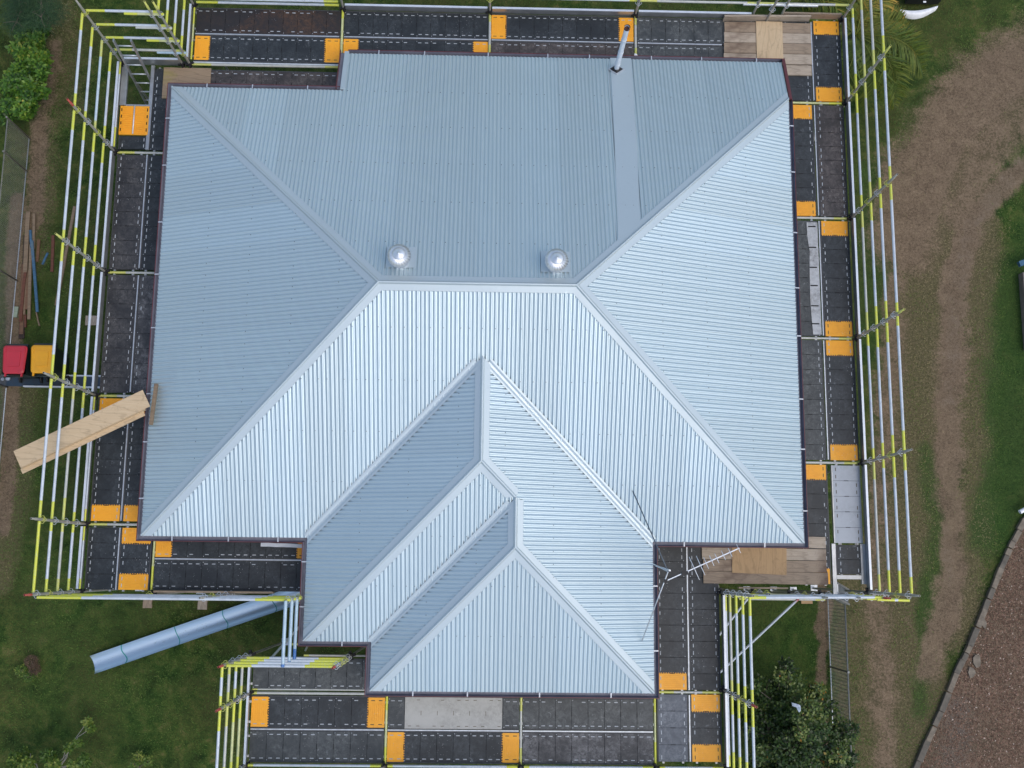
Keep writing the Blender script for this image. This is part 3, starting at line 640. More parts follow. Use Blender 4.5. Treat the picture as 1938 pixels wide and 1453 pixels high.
mb = MB(); mb.box(-.915, .905, -.285, .285, -.01, .006, 0, .002)
for i in range(1, 6): mb.box(-.915+i*.303-.004, -.915+i*.303+.004, -.04, .04, 0, .008, 1)
for i in range(12):
    for s in (-1, 1):
        if random.random() < .7: mb.box(-.85+i*.152, -.79+i*.152, s*.235-.005, s*.235+.005, 0, .0075, 1)
tag(mb.build('pale_panel', [BM['pale'], M_slotd], b_), 'pale grey middle panel')
board(4.52, 6.98, -4.11, -3.53, 'h', 'black', 'both', 'orange ended black board at the photo bottom, below the pale grey panel')
board(7.04, 9.50, -3.50, -2.91, 'h', 'grey', '', 'plain dark board under the front eave, right of the pale grey panel')
board(7.04, 9.50, -4.11, -3.53, 'h', 'chalk', '', 'chalk smeared black board at the photo bottom, right of the last orange end')
board(1.97, 4.60, -2.81, -2.23, 'h', 'grey', '', 'dusty grey board with paint splashes left of the front gable corner')
# silver frame round the lower right hatch
mb = MB()
for a in ((RO[0]-.03, RO[0]+.05, -1.0, .02), (RO[1]-.06, RO[1]+.04, -.75, .02), (RO[0]+.05, RO[1]-.06, -.66, -.58)): mb.box(a[0], a[1], a[2], a[3], DK-.05, DK+.012, 0, .004)
tag(mb.build('deck_surround', M_alu), 'silver steel frame around the square black hatch', 'hatch frame')
# pale torn strip
mb = MB(); pts_l = [(12.75, 6.50), (12.755, 6.2), (12.79, 5.9), (12.775, 5.5), (12.765, 4.9), (12.78, 4.5), (12.80, 4.16)]
z0 = DK+.004
v_ = []
for x, y in pts_l: v_ += [(x, y, z0), (12.97, y, z0), (x, y, z0+.006), (12.97, y, z0+.006)]
f_ = []
for i in range(len(pts_l)-1): a = i*4; f_ += [(a+2, a+6, a+7, a+3), (a, a+4, a+6, a+2), (a+1, a+3, a+7, a+5)]
mb.add(v_, f_, 0)
for y in (6.41, 5.97, 5.55, 5.17, 4.75, 4.38): mb.box(12.78, 12.93, y-.012, y+.012, z0, z0+.010, 1)
tag(mb.build('torn_strip', [board_mat('speckled_white_lining', (.5, .52, .53), (.2, .2, .2), .9), M_seam]), 'speckled white torn strip lying along a dark board on the right', 'strip')

# orange hatch lid, ladder opening frame
hl_ = empty('open_hatch', (-1.0, 8.41, DK), 'orange ribbed hatch lid lying open by the ladder opening', 'hatch')
mb = MB(); mb.box(-.295, .295, -.31, .31, -.01, .03, 0, .006)
for s in (-1, 1):
    for k in range(14): mb.box(-.235 if s < 0 else .02, -.02 if s < 0 else .235, -.28+k*.0415, -.28+k*.0415+.016, .03, .042, 0)
    for k in range(4): mb.box(s*.262-.010, s*.262+.010, -.24+k*.145, -.24+k*.145+.065, .03, .033, 1)
mb.build('lid', [BM['orange'], M_seam], hl_)
mb = MB(); mb.tube([(0, -.30, .05), (0, .31, .05)], .014, 10); mb.build('handle_bar', M_gal2, hl_)
mb = MB(); mb.box(-1.33, -1.20, 8.74, 9.62, DK-.04, DK+.02, 0, .004); mb.box(-.735, -.665, 7.79, 9.62, DK-.04, DK+.022, 0, .004); mb.box(-1.20, -.735, 8.725, 8.76, DK-.04, DK+.015, 0)
tag(mb.build('deck_surround', M_alu), 'grey aluminium frame around the ladder opening', 'hatch frame')

# ------------------------------------------------------------------ scaffold
scf = empty('scaffold', (0, 0, 0), 'tube scaffold with white and yellow guard rails surrounding the house', 'scaffold')
HS = [.52, 1.02, 1.53, 2.05]
def coupler_mesh():
    mb = MB()
    for k in range(4):
        a = k*math.pi/2; c, s = math.cos(a), math.sin(a)
        pts = []
        for j in range(9):
            b = -math.pi*.62+j*math.pi*1.24/8; r1 = .030
            ox, oy = .036+r1*math.cos(b), r1*math.sin(b); pts.append((c*ox-s*oy, s*ox+c*oy, .012))
        mb.tube([pts[0]]+pts+[pts[-1]], .0055, 5, 0, True)
        mb.obox((c*.02, s*.02, -.02), (c*.02, s*.02, .03), .03, .02, 0, up=(c, s, 0))
    return mb
cm_a = coupler_mesh().build('coupler', M_galv); cm_b = cm_a.copy(); cm_b.data = cm_a.data.copy(); cm_b.data.materials[0] = plain('yellow_coupler', (.55, .58, .08), (.42, .44, .15), 10, .5)
cmm = [cm_a.data, cm_a.data, cm_b.data]; bpy.data.objects.remove(cm_a); bpy.data.objects.remove(cm_b)
def post(x, y, top=2.5, tip='grey', zb=0., lev=HS, block=True, zt=None):
    mb = MB(); zt = zt or DK+top; g0 = gz(x, y)
    ys = [zb+g0, zb+g0+.02, zt-.28, zt-.26, zt-.16, zt-.155, zt]
    pa = [0, 0, 0, 1, 1, 1, 1] if tip != 'grey' else [0]*7
    mb.tube([(x, y, z) for z in ys], [.024, .024, .024, .0241, .024, .018, .018], 12, 0, True, pa)
    mb.tube([(x, y, zt-.03), (x, y, zt+.001)], [.0125, .0125], 8, 1, True)
    m0 = {'grey': M_postG, 'yellow': M_postY, 'red': M_postR}[tip]
    o = mb.build('standard', [m0, M_seam], scf)
    for h_ in lev:
        c = bpy.data.objects.new('coupler', random.choice(cmm)); COL.objects.link(c); c.parent = o; c.location = (x, y, DK+h_-.03); c.rotation_euler = (0, 0, 0)
    if block:
        b = MB(); b.tube([(x, y, DK-.04), (x, y, DK+.10)], .042, 8, 0, True)
        for a in range(4): an = a*math.pi/2+.3; b.obox((x, y, DK+.03), (x+.085*math.cos(an), y+.085*math.sin(an), DK+.045), .05, .05)
        b.build('node_cup', M_blackp, o)
    if zb == 0.: b = MB(); b.box(x-.075, x+.075, y-.075, y+.075, g0+.0, g0+.012); b.build('base_plate', M_galv, o)
    return o
M_postG = paint_tube('post_grey', (.34, .33, .29), (.5, .5, .5)); M_postY = paint_tube('post_yellow_tip', (.34, .33, .29), YELP); M_postR = paint_tube('post_red_tip', (.34, .33, .30), (.42, .06, .04))
def rail(a, b, mat=None, r=.0255, ends=None, name='guard_rail'):
    a = Vector(a); b = Vector(b); d = b-a; L_ = d.length; u = d/L_
    e0, e1 = ends or (random.uniform(.16, .42), random.uniform(.16, .42))
    sag = random.uniform(-.006, .004)
    st = [0, .001, max(.01, e0-.03), e0+.03, L_*.5, L_-e1-.03, min(L_-.01, L_-e1+.03), L_-.001, L_]; st = sorted(max(0, min(L_, s)) for s in st)
    pa = [1 if (s < e0 or s > L_-e1) else 0 for s in st]
    pts = [a+u*s+Vector((0, 0, sag*math.sin(math.pi*s/L_))) for s in st]
    mb = MB(); mb.tube(pts, r, 12, 0, True, pa)
    return mb.build(name, mat or random.choice([M_railA]*5+[M_railB]*2+[M_railC]), scf)
def toe(a, b, z=DK, h=.2, mat=None, name='toe_board', ins=(0, 0)):
    a = Vector((a[0], a[1], z+h/2-.02)); b = Vector((b[0], b[1], z+h/2-.02)); mb = MB(); mb.obox(a, b, .028, h, 0)
    mb.obox(a+Vector((0, 0, h/2+.002)), b+Vector((0, 0, h/2+.002)), .042, .018, 1)
    return mb.build(name, [mat or M_alu, (mat or M_gal2)], scf)
XL, XR, YT = -1.345, 13.665, 10.975
YL = [-1.035, .23, 2.72, 5.21, 7.73, 9.66]; YR = [-.90, 1.59, 4.09, 6.60, 9.10, 10.97]
for i, y in enumerate(YL): post(XL, y, 2.5, ['red', 'grey', 'grey', 'yellow', 'red', 'grey'][i])
for i, y in enumerate(YR): post(XR, y, 2.5, ['grey', 'grey', 'yellow', 'grey', 'yellow', 'grey'][i])
pat = {0: 'AAABA', 1: 'AABAA', 2: 'ABAAB', 3: 'AAADA'}
for j, h_ in enumerate(HS[::-1]):
    for i in range(5):
        m = {'A': M_railA, 'B': M_railB, 'D': M_railD}[['AAAAA', 'AAAAA', 'BBAAD', 'AAAAA'][j][i]]
        if m is M_railD: m = paint_tube('pale_blue_tube', (.52, .62, .68), YELP)
        rail((XL-.045, YL[i]+.03, DK+h_), (XL-.045, YL[i+1]-.03, DK+h_), m, ends=None if i else ((.9, .9) if j == 0 else (.22, .15)))
    for i in range(5):
        m = M_railB if (j, i) in ((1, 4), (2, 3), (2, 4), (3, 2), (3, 0)) else M_railA
        rail((XR+.045, YR[i]+.03, DK+h_), (XR+.045, YR[i+1]-.03, DK+h_), m)
for i in range(5):
    toe((XL-.01, YL[i]+.05), (XL-.01, YL[i+1]-.05)); toe((XR+.01, YR[i]+.05), (XR+.01, YR[i+1]-.05))
    if i in (0, 1, 4): rail((XL+.03, YL[i]+.05, DK+.16), (XL+.03, YL[i+1]-.05, DK+.16), M_railA, .018, name='ledger')
# top left return
for (px_, tip) in ((-.10, 'yellow'), (.055, 'yellow')): post(px_, 9.66, 2.5, tip)
for j, h_ in enumerate(HS[::-1]):
    rail((XL+.03, 9.70, DK+h_), (.02, 9.70, DK+h_), M_railA if j < 3 else M_railB, ends=(.35, .1))
    rail((-.62+.05*j, 9.665, DK+h_-.02), (.12, 9.665, DK+h_-.02), [M_railC, M_railB, M_railC, M_railD][j], .026, ends=(.25, .1) if j % 2 == 0 else (0, 0))
toe((XL+.1, 9.66), (-.12, 9.66), h=.26)
# top side
for x in (.055, 3.165, 6.225, 9.285, 13.665-.0): 
    if x < 13: post(x, YT, 2.5, 'yellow', lev=HS)
for x in (11.75, 12.35, 12.05): post(x, YT+(.02 if x != 12.05 else -.08), 2.5, 'grey', block=False, lev=HS)
bays = [(.055, 3.165), (3.165, 6.225), (6.225, 9.285), (9.285, 11.75), (11.75, 13.665)]
for i, (a, b) in enumerate(bays):
    for h_ in HS:
        if i == 4 and h_ > .6: continue
        rail((a+.03, YT+.045, DK+h_), (b-.03, YT+.045, DK+h_), M_railB if i > 2 else M_railA)
rail((11.45, YT+.03, DK+.50), (13.0, YT+.03, DK+.50), M_galv, .032, ends=(0, 0), name='sleeve')
for a, b in bays[1:4]: toe((a+.05, YT), (b-.05, YT), h=.2)
for z_ in (.10, .22): rail((.13, YT+.02+z_*.1, DK+z_), (3.08, YT+.02+z_*.1, DK+z_), M_railA, .027, ends=(.45, .3), name='ledger')
# left end of the top platform
for j, h_ in enumerate(HS[::-1]): rail((.012, 9.72, DK+h_), (.012, YT-.04, DK+h_), M_railA, ends=(.3, .35))
toe((.03, 9.75), (.03, YT-.05), h=.18)
rail((.085, 9.75, DK+.06), (.085, 10.9, DK+.06), M_railC, .018, name='ledger')
# ledgers under / between boards
for y in YL[1:5]: rail((XL+.05, y, DK-.01), (-.06, y, DK-.01), random.choice([M_railC, M_railC, M_railB]), .024, name='transom', ends=(.35, .3))
for y in YR[1:5]: rail((12.3, y, DK-.01), (XR-.05, y, DK-.01), random.choice([M_railB, M_railC]), .024, name='transom', ends=(.2, .3))
for x in (3.155, 6.23, 9.285): rail((x, 9.0 if x < 4 else 9.72, DK+.02), (x, YT-.04, DK+.02), M_railC if x < 4 else M_railB, .026, name='transom', ends=(.5, .2))
rail((.10, 9.66, DK+.02), (3.13, 9.66, DK+.02), M_railB, .024, name='ledger', ends=(.4, .3)); rail((.10, 9.72, DK-.01), (3.13, 9.72, DK-.01), M_railA, .02, name='ledger', ends=(.0, .0))
rail((-.03, -1.0, DK-.01), (-.03, .15, DK-.01), M_railC, .022, name='transom', ends=(.45, .1)); 
for x in (4.49, 7.01): rail((x, -4.12, DK-.01), (x, -2.86, DK-.01), M_railC if x < 5 else M_railB, .024, name='transom', ends=(.3, .3))
rail((9.53, -4.10, DK-.01), (9.53, -2.86, DK-.01), M_railC, .022, name='transom', ends=(.4, .3))
for y, r_ in ((-2.865, .026), (-2.80, .016)): rail((1.97, y, DK+.0), (4.2, y, DK+.0), M_railB, r_, name='ledger', ends=(.1, .1))
rail((9.5, -2.79, DK-.01), (10.8, -2.79, DK-.01), M_railB, .024, name='transom')
rail((2.6, -1.98, DK-.1), (4.5, -1.98, DK-.1), M_railB, .022, name='ledger', ends=(.3, 0)); rail((2.9, -2.18, DK-.05), (4.5, -2.18, DK-.05), M_railB, .02, name='ledger', ends=(.1, 0))
# thin light tubes between the two board rows
for (a, b) in ((( -.688, .3), (-.688, 2.66)), ((-.688, 2.8), (-.688, 5.15)), ((-.688, 5.3), (-.688, 7.68)), ((-.692, -1.), (-.692, .17)), ((10.182, -2.75), (10.182, .05)), ((13.0, 9.15), (13.0, 10.9)), ((13.002, 6.65), (13.002, 9.04)), ((13.002, 4.14), (13.002, 6.53)), ((13.002, 1.65), (13.002, 4.04)), ((10.182, -4.04), (10.182, -2.84))):
    mb = MB(); mb.obox((a[0], a[1], DK+.004), (b[0], b[1], DK+.004), .021, .03); mb.build('gap_strip', M_galv, scf)
for (x0, x1, y) in ((.12, 3.1, 10.345), (3.2, 6.19, 10.345), (6.27, 9.24, 10.345), (9.33, 11.1, 10.345), (1.98, 4.45, -3.515), (4.52, 6.97, -3.515), (7.04, 9.49, -3.515), (.0, 2.85, -.41)):
    mb = MB(); mb.obox((x0, y, DK+.004), (x1, y, DK+.004), .021, .03); mb.build('gap_strip', M_galv, scf)
# lower left side (along the front of the left part)
for h_ in HS: rail((XL+.03, -1.085, DK+h_), (2.98, -1.085, DK+h_), M_railA, ends=(.75, .6))
post(.0, -1.08, .35, 'grey', lev=[.2], block=True); post(1.5, -1.06, 2.3, 'grey', lev=[.1, .52, 1.02, 1.53, 2.05], block=False)
post(2.93, -1.08, 2.2, 'yellow', lev=HS)
mb = MB(); mb.obox((.05, -1.02, DK+.06), (2.3, -1.02, DK+.06), .035, .14); mb.build('toe_board', M_oldp, scf)
# blue grey tubes to the front platform
for x, z_ in ((2.905, DK+2.09), (2.905, DK+1.5), (2.905, DK+1.0)): rail((x, -1.10, z_), (x+.0, -2.20, z_), M_railD, .030, ends=(.0, .22 if z_ < DK+1.4 else .05))
# front platform, left end
XS = 1.925
for y, tip in ((-2.17, 'red'), (-2.87, 'red'), (-4.15, 'grey')): post(XS, y, 2.5, tip)
post(3.80, -2.17, 2.5, 'red')
for h_ in HS: rail((XS+.03, -2.185, DK+h_), (3.77, -2.185, DK+h_), M_railA, ends=(.42, .5))
for j, h_ in enumerate(HS[::-1]):
    rail((XS-.045, -2.84, DK+h_), (XS-.045, -2.2, DK+h_), [M_railA, M_railB, M_railA, M_railB][j], ends=(.16, .18))
    rail((XS-.045, -4.12, DK+h_), (XS-.045, -2.9, DK+h_), [M_railA, M_railB, M_railC, M_railC][j], ends=(.2, .35))
    rail((XS-.045, -6.0, DK+h_), (XS-.045, -4.18, DK+h_), [M_railB, M_railA, M_railC, M_railC][j], ends=(.2, .35))
toe((XS, -2.85), (XS, -2.22), h=.16); toe((XS, -4.12), (XS, -2.9), h=.16)
# front platform, bottom side
for x in (4.49, 7.01, 9.53, 10.84): post(x, -4.16, 2.5, 'grey')
xb = [1.925, 4.49, 7.01, 9.53, 10.84]
for a, b in zip(xb[:-1], xb[1:]):
    for h_ in HS: rail((a+.03, -4.205, DK+h_), (b-.03, -4.205, DK+h_), M_railA)
    rail((a+.06, -4.14, DK+.10), (b-.06, -4.14, DK+.10), M_railA, .024, name='ledger', ends=(.1, .2))
# wing, right side
XW = 10.835
for y, tip in ((-.93, 'grey'), (-2.74, 'red')): post(XW, y, 2.5, tip)
for j, h_ in enumerate(HS[::-1]):
    rail((XW+.045, -2.71, DK+h_), (XW+.045, -.96, DK+h_), M_railB if j == 3 else M_railA, ends=(.2, .32))
    rail((XW+.045, -4.13, DK+h_), (XW+.045, -2.77, DK+h_), M_railA, ends=(.35, .35))
toe((XW+.01, -2.7), (XW+.01, -.98)); toe((XW+.01, -4.1), (XW+.01, -2.78))
rail((XW+.05, -4.1, DK+.14), (XW+.05, -.97, DK+.14), M_railA, .022, name='ledger', ends=(.2, .3))
# lower right corner
for x, tp_ in ((11.45, 1.2), (12.15, 2.3), (12.75, 2.2), (13.2, 2.4)): post(x, -.93-.02*(x > 12), tp_, 'red' if x == 13.2 else 'grey', lev=HS if tp_ > 2 else [.2, .52, 1.02], block=x < 13)
for h_ in HS[1:]: rail((XW+.03, -.97, DK+h_), (13.2, -.97+.03, DK+h_), M_railA, ends=(.3, .15))
rail((XW+.3, -.96, DK+HS[0]), (12.4, -.96, DK+HS[0]), M_railC, ends=(.3, .3))
for h_ in HS: rail((13.1, -.96-.02, DK+h_), (XR, -.96-.03, DK+h_), M_railA, ends=(.3, .2))
rail((11.6, -1.10, 1.6), (13.4, -1.10, 1.6), M_railB, ends=(.2, .2), name='ledger')
mb = MB(); mb.obox((11.15, -.84, DK+.05), (12.1, -.84, DK+.05), .03, .12); mb.build('toe_board', M_oldp, scf)
# braces
rail((12.47, -1.05, DK-.5), (10.98, -2.70, DK-1.6), M_railA, .024, name='brace', ends=(0, 0)); rail((11.50, -.97, DK-.35), (10.88, -1.85, DK-.75), M_railA, .022, name='brace', ends=(0, 0))
rail((10.88, -1.9, DK-.7), (10.88, -3.1, DK-1.9), M_railB, .02, name='brace', ends=(0, 0))
mb = MB(); mb.tube([(12.47, -1.05, DK-.5), (12.38, -1.15, DK-.57)], .0255, 10); mb.build('brace_tip', M_red, scf)
rail((3.0, -1.35, 2.9), (2.05, -2.35, 2.2), M_railB, .024, name='brace', ends=(0, 0)); rail((3.05, -1.75, 3.1), (2.8, -2.15, 2.6), M_railB, .02, name='brace', ends=(0, 0))
for (a, b) in (((XR+.02, 6.6, 1.0), (XR+.02, 4.1, 3.1)), ((XR+.02, 9.1, 1.0), (XR+.02, 10.9, 3.1))): rail(a, b, M_railB, .022, name='brace', ends=(0, 0))

# ------------------------------------------------------------------ loose planks and sheets on the deck
def plank(name, a, b, w_, h_, z, mat, label, cat, group=None, rz=None):
    a = Vector((a[0], a[1], 0)); b = Vector((b[0], b[1], 0)); c = (a+b)/2; L_ = (b-a).length; an = math.atan2(b.y-a.y, b.x-a.x)
    mb = MB(); hl = L_/2; j = lambda: random.uniform(-.006, .006); n = 6; vs = []
    for i in range(n+1):
        x = -hl+L_*i/n; wob = j()*.5; hz = j()*.3
        vs += [(x+(j() if i in (0, n) else 0), -w_/2+wob, 0), (x+(j() if i in (0, n) else 0), w_/2+wob, 0), (x, w_/2+wob-.003, h_+hz), (x, -w_/2+wob+.003, h_+hz)]
    fs = [(i*4+k, i*4+(k+1) % 4, (i+1)*4+(k+1) % 4, (i+1)*4+k) for i in range(n) for k in range(4)]+[(0, 1, 2, 3)[::-1], tuple(n*4+k for k in range(4))]
    mb.add(vs, [f[::-1] for f in fs]); o = mb.build(name, mat, None, (c.x, c.y, z), (0, 0, an)); return tag(o, label, cat, group)
D1 = DK+.004
G1 = 'old planks on the upper right corner of the scaffold'
for i, y in enumerate((10.035, 10.27, 10.505, 10.74)):
    plank('plank', (11.13+.01*i, y), (12.98, y+.008), .229, .035, D1, [M_oldp2, M_oldp][i % 2], ['split old plank nearest the upper right roof edge', 'weathered plank second from the upper right roof edge', 'weathered plank third from the upper right roof edge', 'bleached plank with white paint patches behind the plywood sheet'][i], 'plank', G1)
plank('plank', (12.40, 9.80), (12.97, 9.80), .22, .035, D1, M_oldp2, 'short bleached plank right of the upper right roof corner', 'plank', G1)
plank('toe_plank', (11.13, 10.90), (12.95, 10.94), .045, .20, D1, M_oldp2, 'plank on edge behind the upper right planks', 'plank')
plank('toe_plank', (12.35, 11.0), (13.60, 11.0), .04, .20, D1, M_oldp, 'dark brown plank on edge behind the upper right orange end', 'plank')
plank('plywood_sheet', (12.10, 9.95), (12.10, 10.87), .56, .018, D1+.037, M_ply, 'yellowish plywood sheet lying across the upper right planks', 'plywood')
plank('plywood_sheet', (-.47, 9.24), (.50, 9.24), .68, .018, D1+.004, M_plyW, 'weathered green tinged ply sheet at the upper left roof corner', 'plywood')
plank('plank', (-.43, 8.9), (-.43, 9.0), .1, .018, D1, M_plyW, 'x', 'plank') if False else None
G2 = 'old planks on the lower right corner of the scaffold'
yy = [-.64, -.41, -.19, .02]; x0s = [10.50, 10.50, 10.50, 12.3]
plank('plank', (10.49, -.65), (12.90, -.652), .232, .036, D1, M_oldp, 'long dark stained plank along the lower right scaffold edge', 'plank', G2)
plank('plank', (10.49, -.42), (12.88, -.425), .222, .036, D1, M_oldp, 'reddish brown plank with a knot, second from the lower right edge', 'plank', G2)
plank('plank', (10.47, -.195), (12.88, -.2), .222, .036, D1, M_oldp2, 'pale bleached plank, third from the lower right edge', 'plank', G2)
plank('plank', (12.25, .035), (12.88, .035), .22, .036, D1, M_oldp2, 'short pale plank at the lower right roof corner', 'plank', G2)
plank('plywood_sheet', (11.05, -.28), (12.10, -.31), .56, .016, D1+.038, M_plyY, 'tan plywood sheet lying on planks at the lower right', 'plywood')
plank('pale_strip', (2.0, -.12), (2.86, -.14), .075, .02, D1, M_gal2, 'short pale metal strip on the boards under the lower left eave', 'strip')
mb = MB(); mb.add([(-.03, -.10, 0), (.03, -.09, .01), (.045, .0, .04), (.02, .09, .02), (-.03, .10, .03), (-.045, .02, .05)], [(0, 1, 2, 5), (5, 2, 3, 4)], 0, True); mb.add([(-.03, -.10, -.01), (.03, -.09, 0), (.05, .0, .01), (.02, .09, 0), (-.03, .10, 0), (-.05, .02, 0)], [(5, 2, 1, 0), (4, 3, 2, 5)])
tag(mb.build('rag', M_white, None, (9.285, 9.98, DK+.05)), 'crumpled white rag on the tube beside the flue pipe', 'rag')
# plywood chute
a3, b3 = Vector((-2.22, 1.335, EV+.33)), Vector((.02, 2.50, EV+.30)); d3 = (b3-a3).normalized(); n3_ = Vector((d3.y, -d3.x, 0)).normalized()
ch = empty('plywood_chute', a3, 'long pale plywood L shaped chute resting across the left rails', 'chute')
mb = MB(); mb.obox((0, 0, 0), b3-a3, .34, .018); mb.build('top_panel', M_ply, ch)
mb = MB(); q0 = n3_*.205-d3*.05-Vector((0, 0, .11)); mb.obox(q0, q0+(b3-a3)-d3*.12, .10, .02); q0 = n3_*.165-d3*.0-Vector((0, 0, .06)); mb.obox(q0, q0+(b3-a3)-d3*.12, .016, .10); mb.build('side_panel', M_ply, ch)
mb = MB(); q0 = -n3_*.16-Vector((0, 0, .03)); mb.obox(q0+d3*.1, q0+(b3-a3)-d3*.1, .03, .05); mb.build('batten', M_plyW, ch)
plank('timber_batten', (.075, 2.03), (.125, 2.80), .07, .05, EV+.085, M_tim[1], 'short timber batten standing on the left gutter by the chute', 'batten')
# ladders
def ladder(top0, top1, bot, label, n=13, w_=.018, mat=None, rung=.016):
    a0, a1 = Vector(top0), Vector(top1); sp = a1-a0; b0 = Vector(bot); mb = MB(); r_ = empty('ladder', b0, label, 'ladder'); 
    s = MB(); s.obox(a0-b0, (0, 0, 0), .028, .07, 0); s.build('stile', mat, r_); s = MB(); s.obox(a1-b0, sp, .028, .07, 0); s.build('stile', mat, r_)
    for i in range(n):
        t_ = (i+.6)/n; p = (a0-b0)*(1-t_); s = MB(); s.tube([p, p+sp], rung, 8); s.build('rung', M_galv, r_)
    return r_
ladder((-1.13, 9.60, DK+1.12), (-.79, 9.60, DK+1.12), (-1.02, 8.62, .02), 'grey ladder rising through the opening at the upper left scaffold corner', 16, mat=M_alu)
st = empty('step_ladder', (13.2, -1.05, 0), 'dark grey metal steps below the lower right hatch', 'steps')
for y in (-.72, -1.02):
    mb = MB(); mb.obox((-.12, y+1.05, DK-.15), (.62, y+1.05-.16, DK-1.7), .03, .14); mb.build('stringer', M_alu, st)
for i in range(7):
    f = (i+.5)/7; mb = MB(); mb.box(-.12+.74*f-.05, -.12+.74*f+.05, .03-.16*f, .33-.16*f, DK-.15-1.55*f-.02, DK-.15-1.55*f+.01); mb.build('tread', plain('dark_tread', (.10, .12, .13), None, 9, .5, .3), st) if i else mb.build('tread', M_galv, st)

# ------------------------------------------------------------------ TV antenna
an = empty('tv_antenna', (9.42, -.42, EV), 'silver TV antenna with a long boom and stay rods at the inner roof corner', 'antenna')
def L3(p): return Vector(p)-Vector((9.42, -.42, EV))
mb = MB(); mb.tube([L3((9.44, -.42, EV-.5)), L3((9.45, -.52, EV+1.45))], .017, 10); mb.build('mast', M_galv, an)
for p in ((8.97, .90, EV+.40), (9.15, -1.79, EV+.12)): 
    mb = MB(); mb.tube([L3(p), L3((9.46, -.54, EV+1.22))], .0105, 8); mb.build('stay_rod', plain('dull_stay_rod', (.12, .15, .18), None, 9, .5, .3) if p[1] > 0 else M_galv, an)
mb = MB(); mb.tube([L3((9.36, -.41, EV+.2)), L3((9.46, -.54, EV+1.2))], .011, 8); mb.build('stay_rod', M_galv, an)
A_, B_ = L3((9.38, -.70, EV+1.42)), L3((10.66, -.13, EV+1.42)); dd = (B_-A_).normalized(); ss = Vector((-dd.y, dd.x, 0))
mb = MB(); mb.obox(A_, B_, .016, .016); mb.build('boom', M_gal2, an)
Lb = (B_-A_).length
for t_, hlen in ((.005, .09), (.30, .05), (.385, .44), (.47, .37), (.545, .22), (.62, .20), (.69, .185), (.78, .175), (.87, .17), (.985, .17)):
    p = A_+dd*Lb*t_+Vector((0, 0, .016)); mb = MB(); mb.tube([p-ss*hlen*.48, p+ss*hlen*.48], .0055, 6); mb.build('element', M_gal2, an)
mb = MB(); p = A_+dd*Lb*.25; mb.box(p.x-.05, p.x+.06, p.y-.035, p.y+.03, p.z-.04, p.z+.03); p = A_; mb.box(p.x-.03, p.x+.03, p.y-.03, p.y+.03, p.z-.03, p.z+.04); mb.build('clamp', M_blackp, an)

# ------------------------------------------------------------------ wheelie bins
def bin_(x, y, lid, label, sticker=False):
    r_ = empty('wheelie_bin', (x, y, 0), label, 'bin', 'wheelie bins'); body = plain('dark_green_bin_plastic', (.012, .022, .020), (.02, .03, .028), 5, .45)
    mb = MB(); b = [(-.22, -.27), (.22, -.27), (.22, .24), (-.22, .24)]; tt = [(-.275, -.34), (.275, -.34), (.275, .34), (-.275, .34)]
    vs = [(p[0], p[1], .06) for p in b]+[(p[0], p[1], .98) for p in tt]+[(p[0]*1.05, p[1]*1.04, .98) for p in tt]+[(p[0]*1.05, p[1]*1.04, 1.02) for p in tt]
    mb.add(vs, [(0, 3, 2, 1)]+[(4*j+i, 4*j+(i+1) % 4, 4*j+4+(i+1) % 4, 4*j+4+i) for j in range(3) for i in range(4)]); mb.box(-.25, .28, .34, .40, .90, 1.0); mb.build('body', body, r_)
    # lid: rounded tapering dome with raised panel and two corner ribs; hinge at -y
    def ring(sx0, sx1, y0, y1, rad, z, n=5):
        pts = []
        for (cx, cy, a0, hw) in ((1, 1, 0, sx1), (-1, 1, 90, sx1), (-1, -1, 180, sx0), (1, -1, 270, sx0)):
            for k in range(n): a = R(a0+90*k/(n-1)); yy_ = y1-rad if cy > 0 else y0+rad; pts.append((cx*(hw-rad)+rad*math.cos(a), yy_+rad*math.sin(a), z))
        return pts
    mb = MB(); rings = [ring(.255, .29, -.33, .345, .07, 1.02), ring(.265, .30, -.335, .35, .08, 1.035), ring(.262, .296, -.33, .345, .08, 1.055), ring(.235, .262, -.29, .31, .07, 1.078), ring(.16, .17, -.17, .20, .03, 1.084), ring(.155, .165, -.165, .195, .03, 1.096), ring(.15, .158, -.155, .185, .03, 1.093)]
    n = len(rings[0]); vs = [p for r in rings for p in r]
    mb.add(vs, [(i*n+k, i*n+(k+1) % n, (i+1)*n+(k+1) % n, (i+1)*n+k) for i in range(len(rings)-1) for k in range(n)]+[tuple((len(rings)-1)*n+k for k in range(n))], 0, False)
    for s in (-1, 1): mb.box(s*.235-.028, s*.235+.028, .16, .29, 1.07, 1.092, 0, .006); mb.box(s*.20-.022, s*.20+.022, -.40, -.31, 1.0, 1.05, 0, .006)
    mb.build('lid', lid, r_)
    mb = MB(); mb.tube([(-.24, -.40, 1.0), (.24, -.40, 1.0)], .016, 8); mb.build('handle', body, r_)
    for s in (-1, 1): mb = MB(); mb.tube([(s*.24, -.28, .1), (s*.29, -.28, .1)], .1, 16); mb.build('wheel', M_blackp, r_)
    r_.scale = (.88, .92, 1); return r_
def bin_mat(n, c): 
    t = NT(n); co = t.coord('Object'); f = t.noise(co, 5, 6); return t.fin(t.mix(t.ramp(f, [(.4, 0.), (.8, .4)]), c, tuple(v*.6+.02 for v in c)), .42)
p = at(27, 681, 1.05); bin_(p.x, p.y, bin_mat('red_lid', (.50, .028, .045)), 'wheelie bin with a red lid beside the yellow lidded one')
p = at(80, 680, 1.05); bin_(p.x, p.y, bin_mat('yellow_lid', (.80, .37, .012)), 'wheelie bin with a yellow lid under the outer guard rail')
p = at(114, 686, .05); mb = MB(); mb.box(-.07, .07, -.13, .13, 0, .04, 0, .005)
